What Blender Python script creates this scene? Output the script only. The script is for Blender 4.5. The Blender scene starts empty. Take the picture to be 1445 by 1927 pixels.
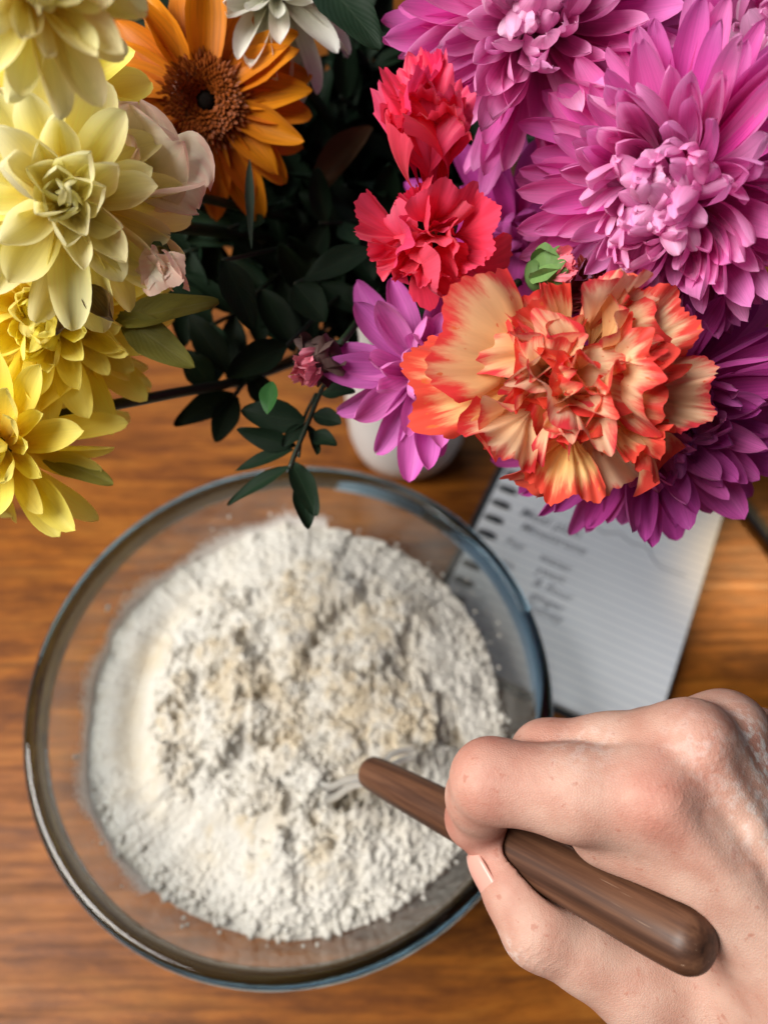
import bpy, math, random
import numpy as np
from mathutils import Vector, Matrix, noise as mnoise

random.seed(7)
RNG = np.random.default_rng(7)
C = bpy.context.scene.collection
SC = bpy.context.scene
R = math.radians

# ------------------------------------------------------------------ camera
F_PX, PW, PH = 1447.0, 1445.0, 1927.0
CAM = Vector((0, 0, 0.46)); TILT = R(30)
cam_data = bpy.data.cameras.new('camera'); cam = bpy.data.objects.new('camera', cam_data); C.objects.link(cam)
cam.location = CAM; cam.rotation_euler = (TILT, 0, 0)
cam_data.sensor_fit = 'VERTICAL'; cam_data.sensor_height = 36.0
cam_data.lens = F_PX / PH * 36.0
cam_data.clip_start = 0.01; cam_data.clip_end = 20
cam_data.dof.use_dof = True; cam_data.dof.focus_distance = 0.215; cam_data.dof.aperture_fstop = 7.2
SC.camera = cam
# ------------------------------------------------------------------ world and lamps (a room lit by one window on the left)
w = bpy.data.worlds.new('World'); SC.world = w; w.use_nodes = True
bg = w.node_tree.nodes['Background']; bg.inputs[0].default_value = (0.72, 0.82, 1.0, 1); bg.inputs[1].default_value = 0.038
def area(name, loc, target, sx, sy, power, col):
    l = bpy.data.lights.new(name, 'AREA'); l.shape = 'RECTANGLE'; l.size = sx; l.size_y = sy; l.energy = power; l.color = col
    o = bpy.data.objects.new(name, l); C.objects.link(o); o.location = loc
    o.rotation_euler = (Vector(target) - Vector(loc)).to_track_quat('-Z', 'Y').to_euler(); return o
area('window_light', (-0.74, -0.04, 1.06), (0.02, 0.16, 0.18), 0.66, 0.72, 18.0, (1.0, 0.965, 0.91))
area('back_highlight', (-0.30, 1.15, 0.95), (0.05, 0.2, 0.2), 0.8, 0.6, 2.2, (0.80, 0.90, 1.0))  # lamp added behind to put highlights on the rim and flower tops
sp_l = bpy.data.lights.new('sunbeam', 'SPOT'); sp_l.energy = 150; sp_l.spot_size = R(3.4); sp_l.spot_blend = 1.0; sp_l.color = (1, .66, .28); sp_l.shadow_soft_size = .03
sp_o = bpy.data.objects.new('sunbeam', sp_l); C.objects.link(sp_o); sp_o.location = (0.95, 0.85, 1.25); sp_o.rotation_euler = (Vector((0.242, 0.212, 0))-sp_o.location).to_track_quat('-Z', 'Y').to_euler()
SC.view_settings.view_transform = 'Standard'; SC.view_settings.look = 'None'; SC.view_settings.exposure = 0.58; SC.view_settings.gamma = 1.0
SC.render.engine = 'CYCLES'
cy = SC.cycles
cy.max_bounces = 14; cy.transmission_bounces = 10; cy.transparent_max_bounces = 16; cy.diffuse_bounces = 4
cy.caustics_refractive = True; cy.caustics_reflective = False; cy.use_denoising = True
cy.sample_clamp_indirect = 6.0

# ------------------------------------------------------------------ helpers
CR = Matrix.Rotation(TILT, 3, 'X')
def V(x, y, z): return (CR @ Vector((x, y, z))).normalized()
def W(px, py, d):
    "the place at camera depth d seen at the photograph's pixel"
    return CAM + CR @ Vector(((px-722.5)/F_PX*d, -(py-963.5)/F_PX*d, -d))
def WZ(px, py, z):
    v = CR @ Vector(((px-722.5)/F_PX, -(py-963.5)/F_PX, -1)); t = (z-CAM.z)/v.z
    return CAM + v*t
def A(px, py, x, y, z):
    "a direction given against the line of sight through that pixel: x right, y up, z towards the viewer"
    t = -(W(px, py, 1)-CAM).normalized(); r_ = (CR @ Vector((0, 1, 0))).cross(t).normalized(); return (r_*x+t.cross(r_)*y+t*z).normalized()
def srgb(r, g, b, a=1):
    f = lambda c: (c/255/12.92) if c/255 <= 0.04045 else ((c/255+0.055)/1.055)**2.4
    return (f(r), f(g), f(b), a)
def mesh(name, verts, faces, uvs=None, smooth=True):
    me = bpy.data.meshes.new(name)
    me.from_pydata([tuple(v) for v in verts], [], [tuple(f) for f in faces])
    if uvs is not None:
        ul = me.uv_layers.new(name='UVMap')
        li = np.empty(len(me.loops), dtype=np.int32); me.loops.foreach_get('vertex_index', li)
        ul.data.foreach_set('uv', np.asarray(uvs, dtype=np.float32)[li].ravel())
    if smooth: me.polygons.foreach_set('use_smooth', [True]*len(me.polygons))
    me.update(); return me
def obj(name, me, mat=None, parent=None, mw=None):
    o = bpy.data.objects.new(name, me); C.objects.link(o)
    if mat is not None and not me.materials: me.materials.append(mat)
    if parent is not None: o.parent = parent
    if mw is not None: o.matrix_basis = mw
    return o
def tag(o, label=None, cat=None, group=None, kind=None):
    if label: o['label'] = label
    if cat: o['category'] = cat
    if group: o['group'] = group
    if kind: o['kind'] = kind
    return o
def empty(name, label, cat, mw, group=None):
    o = bpy.data.objects.new(name, None); C.objects.link(o); o.matrix_basis = mw; o.empty_display_size = 0.01
    return tag(o, label, cat, group)
def frame(loc, z, yref=None):
    z = Vector(z).normalized(); yref = Vector(yref) if yref is not None else Vector((0, 1, 0.01))
    x = yref.cross(z)
    if x.length < 1e-4: x = Vector((1, 0, 0))
    x.normalize(); y = z.cross(x)
    m = Matrix((x, y, z)).transposed().to_4x4(); m.translation = loc; return m
def lerp(a, b, t): return a+(b-a)*t
def smooth(p, n=6):
    "Catmull-Rom through the points"
    p = [Vector(q) for q in p]; q = [2*p[0]-p[1]]+p+[2*p[-1]-p[-2]]; out = []
    for i in range(1, len(q)-2):
        for k in range(n):
            t = k/n
            out.append(0.5*((2*q[i])+(q[i+1]-q[i-1])*t+(2*q[i-1]-5*q[i]+4*q[i+1]-q[i+2])*t*t+(3*q[i]-q[i-1]-3*q[i+1]+q[i+2])*t**3))
    out.append(p[-1]); return out
def tube(pts, r, n=8, caps=True):
    "verts, faces, uvs of a tube; r is a number or a list"
    pts = [Vector(p) for p in pts]; m = len(pts); rr = r if isinstance(r, (list, tuple)) else [r]*m
    vs, fs, uv = [], [], []; up = None
    for i, p in enumerate(pts):
        d = (pts[min(i+1, m-1)]-pts[max(i-1, 0)]).normalized()
        if up is None:
            up = d.orthogonal().normalized()
        up = (up-d*up.dot(d)).normalized(); b = d.cross(up)
        for k in range(n):
            a = 2*math.pi*k/n; vs.append(p+(up*math.cos(a)+b*math.sin(a))*rr[i]); uv.append((k/n, i/(m-1)))
    for i in range(m-1):
        for k in range(n):
            fs.append((i*n+k, i*n+(k+1) % n, (i+1)*n+(k+1) % n, (i+1)*n+k))
    if caps: fs.append(tuple(range(n-1, -1, -1))); fs.append(tuple((m-1)*n+k for k in range(n)))
    return vs, fs, uv
def join(parts):
    vs, fs, uv = [], [], []
    for a, b, c in parts:
        o = len(vs); vs += list(a); fs += [tuple(i+o for i in f) for f in b]; uv += list(c)
    return vs, fs, uv
def lathe(prof, n=96, close=False):
    vs, fs, uv = [], [], []; m = len(prof)
    for i, (r, z) in enumerate(prof):
        for k in range(n):
            a = 2*math.pi*k/n; vs.append((r*math.cos(a), r*math.sin(a), z)); uv.append((k/n, i/(m-1)))
    for i in range(m-1):
        for k in range(n):
            fs.append((i*n+k, i*n+(k+1) % n, (i+1)*n+(k+1) % n, (i+1)*n+k))
    return vs, fs, uv
# ------------------------------------------------------------------ vectorised noise
_P = RNG.permutation(512)
def _grad2(ix, iy):
    h = _P[(ix+_P[iy & 511]) & 511]*(2*math.pi/512); return np.cos(h), np.sin(h)
def pnoise(x, y):
    ix = np.floor(x).astype(int); iy = np.floor(y).astype(int); fx = x-ix; fy = y-iy
    u = fx*fx*fx*(fx*(fx*6-15)+10); v = fy*fy*fy*(fy*(fy*6-15)+10)
    def g(a, b):
        gx, gy = _grad2(ix+a, iy+b); return gx*(fx-a)+gy*(fy-b)
    return ((g(0, 0)*(1-u)+g(1, 0)*u)*(1-v)+(g(0, 1)*(1-u)+g(1, 1)*u)*v)*1.5
def fbm(x, y, o=4, gain=0.5):
    s = 0; a = 1.0
    for i in range(o): s = s+a*pnoise(x*2**i+17.3*i, y*2**i-9.1*i); a *= gain
    return s
# ------------------------------------------------------------------ materials
class NT:
    def __init__(self, name):
        self.m = bpy.data.materials.new(name); self.m.use_nodes = True; self.t = self.m.node_tree; self.t.nodes.clear()
        self.out = self.n('ShaderNodeOutputMaterial')
    def n(self, typ, **kw):
        nd = self.t.nodes.new(typ)
        for k, v in kw.items():
            if k.startswith('i_'):
                key = k[2:]; key = int(key) if key.isdigit() else key.replace('_', ' ')
                s = nd.inputs[key]
                if hasattr(v, 'is_output') or isinstance(v, bpy.types.NodeSocket): self.t.links.new(v, s)
                else: s.default_value = v
            else: setattr(nd, k, v)
        return nd
    def l(self, a, b): self.t.links.new(a, b)
    def ramp(self, fac, stops, interp='LINEAR'):
        r = self.n('ShaderNodeValToRGB'); r.color_ramp.interpolation = interp; e = r.color_ramp.elements
        while len(e) > 1: e.remove(e[-1])
        e[0].position = stops[0][0]; e[0].color = stops[0][1]
        for p, c in stops[1:]:
            q = e.new(p); q.color = c
        self.l(fac, r.inputs[0]); return r.outputs[0]
    def mix(self, fac, a, b, mode='MIX'):
        m = self.n('ShaderNodeMix', data_type='RGBA', blend_type=mode)
        for s, v in ((m.inputs[0], fac), (m.inputs[6], a), (m.inputs[7], b)):
            if isinstance(v, bpy.types.NodeSocket): self.l(v, s)
            else: s.default_value = v
        return m.outputs[2]
    def math(self, op, a, b=0.0, clamp=False):
        m = self.n('ShaderNodeMath', operation=op, use_clamp=clamp)
        for s, v in ((m.inputs[0], a), (m.inputs[1], b)):
            if isinstance(v, bpy.types.NodeSocket): self.l(v, s)
            else: s.default_value = v
        return m.outputs[0]
    def bump(self, h, strength=0.3, dist=0.001):
        b = self.n('ShaderNodeBump'); b.inputs['Strength'].default_value = strength; b.inputs['Distance'].default_value = dist
        self.l(h, b.inputs['Height']); return b.outputs[0]
    def done(self, sh): self.l(sh, self.out.inputs[0]); return self.m
def g(v): return (v, v, v, 1)

def simple(name, col, rough=0.5, spec=0.5, metal=0.0, noise=0.0, scale=400, bump=0.0):
    t = NT(name); c = col
    p = t.n('ShaderNodeBsdfPrincipled')
    if noise or bump:
        tc = t.n('ShaderNodeTexCoord'); nz = t.n('ShaderNodeTexNoise', i_Scale=scale, i_Detail=4.0); t.l(tc.outputs['Object'], nz.inputs['Vector'])
        dark = tuple(x*(1-noise) for x in col[:3])+(1,); c = t.mix(nz.outputs[0], dark, col)
        t.l(c, p.inputs['Base Color'])
        if bump: t.l(t.bump(nz.outputs[0], bump, 0.0005), p.inputs['Normal'])
    else: p.inputs['Base Color'].default_value = col
    p.inputs['Roughness'].default_value = rough; p.inputs['Specular IOR Level'].default_value = spec; p.inputs['Metallic'].default_value = metal
    return t.done(p.outputs[0])

def petal_mat(name, base, mid, tip, pale, edge=None, edge_amt=0.0, edge_n=1.15, transl=0.35, streak=0.22, rough=0.5, vein=None, spot=None):
    """colour runs along the petal (UV y), veins run along it too; the object's own colour (red channel) makes a petal paler,
    the green channel makes it browner; edge = colour of the outer margin, broken up by streaks"""
    t = NT(name)
    uv = t.n('ShaderNodeUVMap'); sp = t.n('ShaderNodeSeparateXYZ'); t.l(uv.outputs[0], sp.inputs[0])
    oi = t.n('ShaderNodeObjectInfo'); oc = t.n('ShaderNodeSeparateColor'); t.l(oi.outputs['Color'], oc.inputs[0])
    col = t.ramp(sp.outputs[1], [(0.0, base), (0.45, mid), (0.95, tip)])
    col = t.mix(oc.outputs[0], col, pale)
    mp = t.n('ShaderNodeMapping'); mp.inputs['Scale'].default_value = (16, 1.3, 1); t.l(uv.outputs[0], mp.inputs[0])
    off = t.n('ShaderNodeCombineXYZ'); t.l(t.math('MULTIPLY', oi.outputs['Random'], 37.0), off.inputs[0]); t.l(off.outputs[0], mp.inputs['Location'])
    nz = t.n('ShaderNodeTexNoise', i_Scale=1.0, i_Detail=3.0, i_Roughness=0.6); t.l(mp.outputs[0], nz.inputs['Vector'])
    if edge is not None:
        mp2 = t.n('ShaderNodeMapping'); mp2.inputs['Scale'].default_value = (7, 1.0, 1); t.l(uv.outputs[0], mp2.inputs[0]); t.l(off.outputs[0], mp2.inputs['Location'])
        n2 = t.n('ShaderNodeTexNoise', i_Scale=1.4, i_Detail=5.0, i_Roughness=0.65); t.l(mp2.outputs[0], n2.inputs['Vector'])
        au = t.math('ABSOLUTE', t.math('SUBTRACT', sp.outputs[0], 0.5))
        au = t.math('POWER', t.math('MULTIPLY', au, 2.0), 5.0)
        m = t.math('ADD', sp.outputs[1], t.math('MULTIPLY', au, 0.22))
        m = t.math('ADD', m, t.math('MULTIPLY', t.math('SUBTRACT', n2.outputs[0], 0.5), edge_n))
        m = t.math('ADD', m, t.math('MULTIPLY', t.math('SUBTRACT', oi.outputs['Random'], 0.5), 0.22))
        m = t.ramp(m, [(1.0-edge_amt-0.16, g(0)), (1.0-edge_amt+0.10, g(1))], 'EASE')
        col = t.mix(m, col, edge)
    st = t.ramp(nz.outputs[0], [(0.36, g(1-streak)), (0.62, g(1.0))])
    col = t.mix(1.0, col, st, 'MULTIPLY')
    if vein is not None:
        vf = t.ramp(nz.outputs[0], [(0.56, g(0)), (0.72, g(0.55))]); col = t.mix(vf, col, vein)
    if spot is not None:
        sn = t.n('ShaderNodeTexNoise', i_Scale=9.0, i_Detail=2.0); mp3 = t.n('ShaderNodeMapping'); mp3.inputs['Scale'].default_value = (1.6, 0.7, 1)
        t.l(uv.outputs[0], mp3.inputs[0]); t.l(off.outputs[0], mp3.inputs['Location']); t.l(mp3.outputs[0], sn.inputs['Vector'])
        col = t.mix(t.ramp(sn.outputs[0], [(0.68, g(0)), (0.72, g(0.8))]), col, spot)
    hs = t.n('ShaderNodeHueSaturation'); t.l(col, hs.inputs['Color'])
    t.l(t.math('ADD', t.math('MULTIPLY', oi.outputs['Random'], 0.22), 0.88), hs.inputs['Value'])
    t.l(t.math('ADD', t.math('MULTIPLY', oi.outputs['Random'], 0.016), 0.492), hs.inputs['Hue'])
    col = hs.outputs[0]
    p = t.n('ShaderNodeBsdfPrincipled'); t.l(col, p.inputs['Base Color']); p.inputs['Roughness'].default_value = rough
    p.inputs['Specular IOR Level'].default_value = 0.28; p.inputs['Sheen Weight'].default_value = 0.08
    t.l(t.bump(nz.outputs[0], 0.22, 0.0006), p.inputs['Normal'])
    tr = t.n('ShaderNodeBsdfTranslucent'); t.l(col, tr.inputs[0])
    ms = t.n('ShaderNodeMixShader'); ms.inputs[0].default_value = transl; t.l(p.outputs[0], ms.inputs[1]); t.l(tr.outputs[0], ms.inputs[2])
    return t.done(ms.outputs[0])

def leaf_mat(name, col, vein, rough=0.38, transl=0.12):
    t = NT(name); uv = t.n('ShaderNodeUVMap'); sp = t.n('ShaderNodeSeparateXYZ'); t.l(uv.outputs[0], sp.inputs[0])
    oi = t.n('ShaderNodeObjectInfo')
    au = t.math('ABSOLUTE', t.math('SUBTRACT', sp.outputs[0], 0.5))
    mid = t.ramp(au, [(0.0, g(1)), (0.05, g(0))])
    nz = t.n('ShaderNodeTexNoise', i_Scale=4.0, i_Detail=4.0); t.l(uv.outputs[0], nz.inputs['Vector'])
    wv = t.n('ShaderNodeTexWave', i_Scale=3.2, i_Distortion=1.0); wv.bands_direction = 'Y'
    cb = t.n('ShaderNodeCombineXYZ'); t.l(sp.outputs[0], cb.inputs[0]); t.l(t.math('SUBTRACT', sp.outputs[1], t.math('MULTIPLY', au, 0.9)), cb.inputs[1])
    t.l(cb.outputs[0], wv.inputs['Vector'])
    c = t.mix(t.math('MULTIPLY', nz.outputs[0], 0.7), col, tuple(x*1.9 for x in col[:3])+(1,))
    c = t.mix(t.math('MULTIPLY', mid, 0.6), c, vein)
    hs = t.n('ShaderNodeHueSaturation'); t.l(c, hs.inputs['Color']); t.l(t.math('ADD', t.math('MULTIPLY', oi.outputs['Random'], 0.6), 0.7), hs.inputs['Value'])
    p = t.n('ShaderNodeBsdfPrincipled'); t.l(hs.outputs[0], p.inputs['Base Color']); p.inputs['Roughness'].default_value = rough; p.inputs['Specular IOR Level'].default_value = 0.13
    t.l(t.bump(t.math('ADD', t.math('MULTIPLY', wv.outputs[1], 0.3), t.math('MULTIPLY', mid, -0.7)), 0.25, 0.0005), p.inputs['Normal'])
    tr = t.n('ShaderNodeBsdfTranslucent'); t.l(hs.outputs[0], tr.inputs[0])
    ms = t.n('ShaderNodeMixShader'); ms.inputs[0].default_value = transl; t.l(p.outputs[0], ms.inputs[1]); t.l(tr.outputs[0], ms.inputs[2])
    return t.done(ms.outputs[0])

def wood_table_mat():
    t = NT('varnished_wood'); tc = t.n('ShaderNodeTexCoord')
    mp = t.n('ShaderNodeMapping'); mp.inputs['Rotation'].default_value = (0, 0, R(-9)); mp.inputs['Scale'].default_value = (6, 32, 1); t.l(tc.outputs['Object'], mp.inputs[0])
    warp = t.n('ShaderNodeTexNoise', i_Scale=5.0, i_Detail=2.0); t.l(tc.outputs['Object'], warp.inputs['Vector'])
    ad = t.n('ShaderNodeVectorMath', operation='MULTIPLY_ADD'); t.l(warp.outputs[1], ad.inputs[0]); ad.inputs[1].default_value = (0.6, 1.4, 0); t.l(mp.outputs[0], ad.inputs[2])
    n1 = t.n('ShaderNodeTexNoise', i_Scale=1.6, i_Detail=8.0, i_Roughness=0.72); t.l(ad.outputs[0], n1.inputs['Vector'])
    mp2 = t.n('ShaderNodeMapping'); mp2.inputs['Rotation'].default_value = (0, 0, R(-9)); mp2.inputs['Scale'].default_value = (9, 260, 1); t.l(tc.outputs['Object'], mp2.inputs[0])
    n2 = t.n('ShaderNodeTexNoise', i_Scale=1.0, i_Detail=3.0); t.l(mp2.outputs[0], n2.inputs['Vector'])
    n3 = t.n('ShaderNodeTexNoise', i_Scale=7.0, i_Detail=2.0); t.l(tc.outputs['Object'], n3.inputs['Vector'])
    c = t.ramp(n1.outputs[0], [(0.28, srgb(58, 28, 8)), (0.40, srgb(106, 57, 16)), (0.52, srgb(146, 84, 24)), (0.74, srgb(172, 110, 40))])
    c = t.mix(0.75, c, t.ramp(n2.outputs[0], [(0.36, g(0.5)), (0.56, g(1.0))]), 'MULTIPLY')
    mp4 = t.n('ShaderNodeMapping'); mp4.inputs['Rotation'].default_value = (0, 0, R(-12)); mp4.inputs['Scale'].default_value = (42, 130, 1); t.l(tc.outputs['Object'], mp4.inputs[0])
    n4 = t.n('ShaderNodeTexNoise', i_Scale=1.0, i_Detail=4.0, i_Roughness=0.6); t.l(mp4.outputs[0], n4.inputs['Vector'])
    c = t.mix(0.7, c, t.ramp(n4.outputs[0], [(0.34, g(0.62)), (0.62, g(1.08))]), 'MULTIPLY')
    c = t.mix(t.ramp(n3.outputs[0], [(0.40, g(0)), (0.7, g(0.35))]), c, srgb(140, 80, 36))
    p = t.n('ShaderNodeBsdfPrincipled'); t.l(c, p.inputs['Base Color'])
    t.l(t.ramp(n2.outputs[0], [(0.3, g(0.50)), (0.7, g(0.38))]), p.inputs['Roughness']); p.inputs['Specular IOR Level'].default_value = 0.16
    t.l(t.bump(n2.outputs[0], 0.12, 0.0006), p.inputs['Normal'])
    return t.done(p.outputs[0])

def walnut_mat():
    t = NT('walnut'); tc = t.n('ShaderNodeTexCoord')
    mp = t.n('ShaderNodeMapping'); mp.inputs['Scale'].default_value = (190, 190, 9); t.l(tc.outputs['Object'], mp.inputs[0])
    n1 = t.n('ShaderNodeTexNoise', i_Scale=1.0, i_Detail=4.0, i_Roughness=0.6); t.l(mp.outputs[0], n1.inputs['Vector'])
    mp2 = t.n('ShaderNodeMapping'); mp2.inputs['Scale'].default_value = (900, 900, 40); t.l(tc.outputs['Object'], mp2.inputs[0])
    n2 = t.n('ShaderNodeTexNoise', i_Scale=1.0, i_Detail=2.0); t.l(mp2.outputs[0], n2.inputs['Vector'])
    c = t.ramp(n1.outputs[0], [(0.30, srgb(40, 24, 17)), (0.48, srgb(78, 50, 36)), (0.62, srgb(106, 72, 52)), (0.78, srgb(58, 36, 26))])
    pr = t.ramp(n2.outputs[0], [(0.70, g(0)), (0.76, g(1))])
    c = t.mix(t.math('MULTIPLY', pr, 0.5), c, srgb(190, 160, 135))
    p = t.n('ShaderNodeBsdfPrincipled'); t.l(c, p.inputs['Base Color']); p.inputs['Roughness'].default_value = 0.44; p.inputs['Specular IOR Level'].default_value = 0.4
    t.l(t.bump(n1.outputs[0], 0.15, 0.0005), p.inputs['Normal'])
    return t.done(p.outputs[0])

def glass_mat(name, tint, rough=0.0):
    t = NT(name); p = t.n('ShaderNodeBsdfPrincipled'); p.inputs['Base Color'].default_value = tint
    p.inputs['Transmission Weight'].default_value = 1.0; p.inputs['Roughness'].default_value = rough; p.inputs['IOR'].default_value = 1.47
    return t.done(p.outputs[0])
def thin_glass_mat(name):
    "thin clear wall: most light goes straight through, the rest mirrors by Fresnel; a faint dusting of flour"
    t = NT(name); fr = t.n('ShaderNodeLayerWeight'); fr.inputs[0].default_value = 0.5
    tp = t.n('ShaderNodeBsdfTransparent'); tp.inputs[0].default_value = (0.955, 0.972, 0.965, 1)
    gl = t.n('ShaderNodeBsdfGlossy'); gl.inputs['Roughness'].default_value = 0.04
    ms = t.n('ShaderNodeMixShader'); t.l(t.math('ADD', t.math('MULTIPLY', t.math('POWER', fr.outputs[1], 5.0), 0.75), 0.03), ms.inputs[0]); t.l(tp.outputs[0], ms.inputs[1]); t.l(gl.outputs[0], ms.inputs[2])
    tc = t.n('ShaderNodeTexCoord'); nz = t.n('ShaderNodeTexNoise', i_Scale=26.0, i_Detail=5.0); t.l(tc.outputs['Object'], nz.inputs['Vector'])
    df = t.n('ShaderNodeBsdfDiffuse'); df.inputs[0].default_value = (0.8, 0.78, 0.74, 1)
    m2 = t.n('ShaderNodeMixShader'); t.l(t.ramp(nz.outputs[0], [(0.40, g(0.015)), (0.8, g(0.13))]), m2.inputs[0]); t.l(ms.outputs[0], m2.inputs[1]); t.l(df.outputs[0], m2.inputs[2])
    return t.done(m2.outputs[0])

def flour_mat():
    t = NT('flour'); tc = t.n('ShaderNodeTexCoord'); at = t.n('ShaderNodeAttribute', attribute_name='wet')
    nz = t.n('ShaderNodeTexNoise', i_Scale=420.0, i_Detail=6.0, i_Roughness=0.7); t.l(tc.outputs['Object'], nz.inputs['Vector'])
    n2 = t.n('ShaderNodeTexNoise', i_Scale=60.0, i_Detail=3.0); t.l(tc.outputs['Object'], n2.inputs['Vector'])
    f = t.math('ADD', at.outputs['Fac'], t.math('MULTIPLY', t.math('SUBTRACT', n2.outputs[0], 0.5), 0.9), True)
    c = t.mix(f, (0.61, 0.585, 0.53, 1), (0.56, 0.475, 0.345, 1))
    p = t.n('ShaderNodeBsdfPrincipled'); t.l(c, p.inputs['Base Color']); p.inputs['Roughness'].default_value = 0.85; p.inputs['Specular IOR Level'].default_value = 0.15
    t.l(t.bump(nz.outputs[0], 0.4, 0.0009), p.inputs['Normal'])
    return t.done(p.outputs[0])
def film_mat():
    t = NT('flour_film'); uv = t.n('ShaderNodeUVMap'); sp = t.n('ShaderNodeSeparateXYZ'); t.l(uv.outputs[0], sp.inputs[0])
    mp = t.n('ShaderNodeMapping'); mp.inputs['Scale'].default_value = (30, 5, 1); t.l(uv.outputs[0], mp.inputs[0])
    nz = t.n('ShaderNodeTexNoise', i_Scale=1.0, i_Detail=6.0, i_Roughness=0.7); t.l(mp.outputs[0], nz.inputs['Vector'])
    f = t.math('SUBTRACT', t.math('MULTIPLY', nz.outputs[0], 1.5), t.math('MULTIPLY', sp.outputs[1], 0.85))
    f = t.ramp(f, [(0.10, g(0)), (0.50, g(0.9))])
    df = t.n('ShaderNodeBsdfDiffuse'); df.inputs[0].default_value = (0.82, 0.79, 0.76, 1); tp = t.n('ShaderNodeBsdfTransparent')
    ms = t.n('ShaderNodeMixShader'); t.l(f, ms.inputs[0]); t.l(tp.outputs[0], ms.inputs[1]); t.l(df.outputs[0], ms.inputs[2])
    return t.done(ms.outputs[0])

def skin_mat():
    t = NT('skin'); tc = t.n('ShaderNodeTexCoord')
    red = t.n('ShaderNodeAttribute', attribute_name='red'); dust = t.n('ShaderNodeAttribute', attribute_name='dust'); wr = t.n('ShaderNodeAttribute', attribute_name='wrinkle')
    n1 = t.n('ShaderNodeTexNoise', i_Scale=90.0, i_Detail=5.0); t.l(tc.outputs['Object'], n1.inputs['Vector'])
    n2 = t.n('ShaderNodeTexNoise', i_Scale=380.0, i_Detail=3.0); t.l(tc.outputs['Object'], n2.inputs['Vector'])
    vo = t.n('ShaderNodeTexVoronoi', i_Scale=1400.0); vo.feature = 'DISTANCE_TO_EDGE'; t.l(tc.outputs['Object'], vo.inputs['Vector'])
    c = t.mix(t.ramp(n1.outputs[0], [(0.36, g(0)), (0.66, g(1))]), srgb(202, 164, 147), srgb(186, 140, 123))
    rf = t.math('MULTIPLY', red.outputs['Fac'], t.math('ADD', 0.55, n1.outputs[0]), True)
    c = t.mix(t.math('MULTIPLY', rf, 0.66), c, srgb(180, 100, 86))
    c = t.mix(t.ramp(n2.outputs[0], [(0.64, g(0)), (0.72, g(0.5))]), c, srgb(166, 98, 78))
    df = t.math('MULTIPLY', dust.outputs['Fac'], t.ramp(n2.outputs[0], [(0.46, g(0)), (0.60, g(1))]), True)
    c = t.mix(t.math('MULTIPLY', df, 0.8), c, (0.80, 0.78, 0.75, 1))
    p = t.n('ShaderNodeBsdfPrincipled'); t.l(c, p.inputs['Base Color']); p.inputs['Roughness'].default_value = 0.56; p.inputs['Specular IOR Level'].default_value = 0.34
    p.inputs['Subsurface Weight'].default_value = 0.14; p.inputs['Subsurface Radius'].default_value = (1.0, 0.35, 0.2); p.inputs['Subsurface Scale'].default_value = 0.0028
    h = t.math('ADD', t.math('MULTIPLY', t.ramp(vo.outputs[0], [(0.0, g(0)), (0.25, g(1))]), 0.30), t.math('MULTIPLY', n2.outputs[0], 0.55))
    h = t.math('SUBTRACT', h, t.math('MULTIPLY', wr.outputs['Fac'], 1.3))
    t.l(t.bump(h, 0.44, 0.0005), p.inputs['Normal'])
    return t.done(p.outputs[0])
def paper_mat():
    "flat print: faint ruled lines across the sheet"
    t = NT('ruled_paper'); tc = t.n('ShaderNodeTexCoord'); sp = t.n('ShaderNodeSeparateXYZ'); t.l(tc.outputs['Object'], sp.inputs[0])
    fr = t.math('FRACT', t.math('MULTIPLY', sp.outputs[1], 1/0.0065)); ln = t.ramp(fr, [(0.0, g(1)), (0.12, g(1)), (0.16, g(0)), (0.96, g(0)), (1.0, g(1))])
    nz = t.n('ShaderNodeTexNoise', i_Scale=40.0, i_Detail=3.0); t.l(tc.outputs['Object'], nz.inputs['Vector'])
    c = t.mix(t.math('MULTIPLY', nz.outputs[0], 0.2), (0.74, 0.755, 0.79, 1), (0.67, 0.69, 0.73, 1))
    c = t.mix(t.math('MULTIPLY', ln, 0.55), c, (0.42, 0.46, 0.56, 1))
    p = t.n('ShaderNodeBsdfPrincipled'); t.l(c, p.inputs['Base Color']); p.inputs['Roughness'].default_value = 0.8; p.inputs['Specular IOR Level'].default_value = 0.2
    return t.done(p.outputs[0])

# ================================================================== table
M_table = wood_table_mat()
def box(x0, x1, y0, y1, z0, z1):
    v = [(x, y, z) for z in (z0, z1) for y in (y0, y1) for x in (x0, x1)]
    return v, [(0, 2, 3, 1), (4, 5, 7, 6), (0, 1, 5, 4), (2, 6, 7, 3), (0, 4, 6, 2), (1, 3, 7, 5)], [(0, 0)]*8
tb = obj('wooden_table', mesh('wooden_table', *box(-0.75, 0.85, -0.45, 1.25, -0.03, 0.0), smooth=False), M_table)
tag(tb, 'varnished orange brown wooden table under the bowl, vase and notebook', 'table')

# ================================================================== vase
M_cer = simple('white_glaze', (0.78, 0.78, 0.77, 1), 0.28, 0.5)
VX, VY = 0.016, 0.322
prof = [(0.0, 0.0), (0.024, 0.0), (0.031, 0.003), (0.0375, 0.012), (0.0405, 0.026), (0.0415, 0.05), (0.0415, 0.10), (0.040, 0.15), (0.0385, 0.168), (0.0378, 0.171), (0.0365, 0.169), (0.038, 0.15), (0.039, 0.1), (0.039, 0.03), (0.03, 0.008), (0, 0.006)]
vz = obj('vase', mesh('vase', *lathe(prof, 64)), M_cer); vz.location = (VX, VY, 0)
tag(vz, 'plain white ceramic vase with rounded foot standing behind the bowl', 'vase')
MOUTH = Vector((VX, VY, 0.165))

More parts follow.
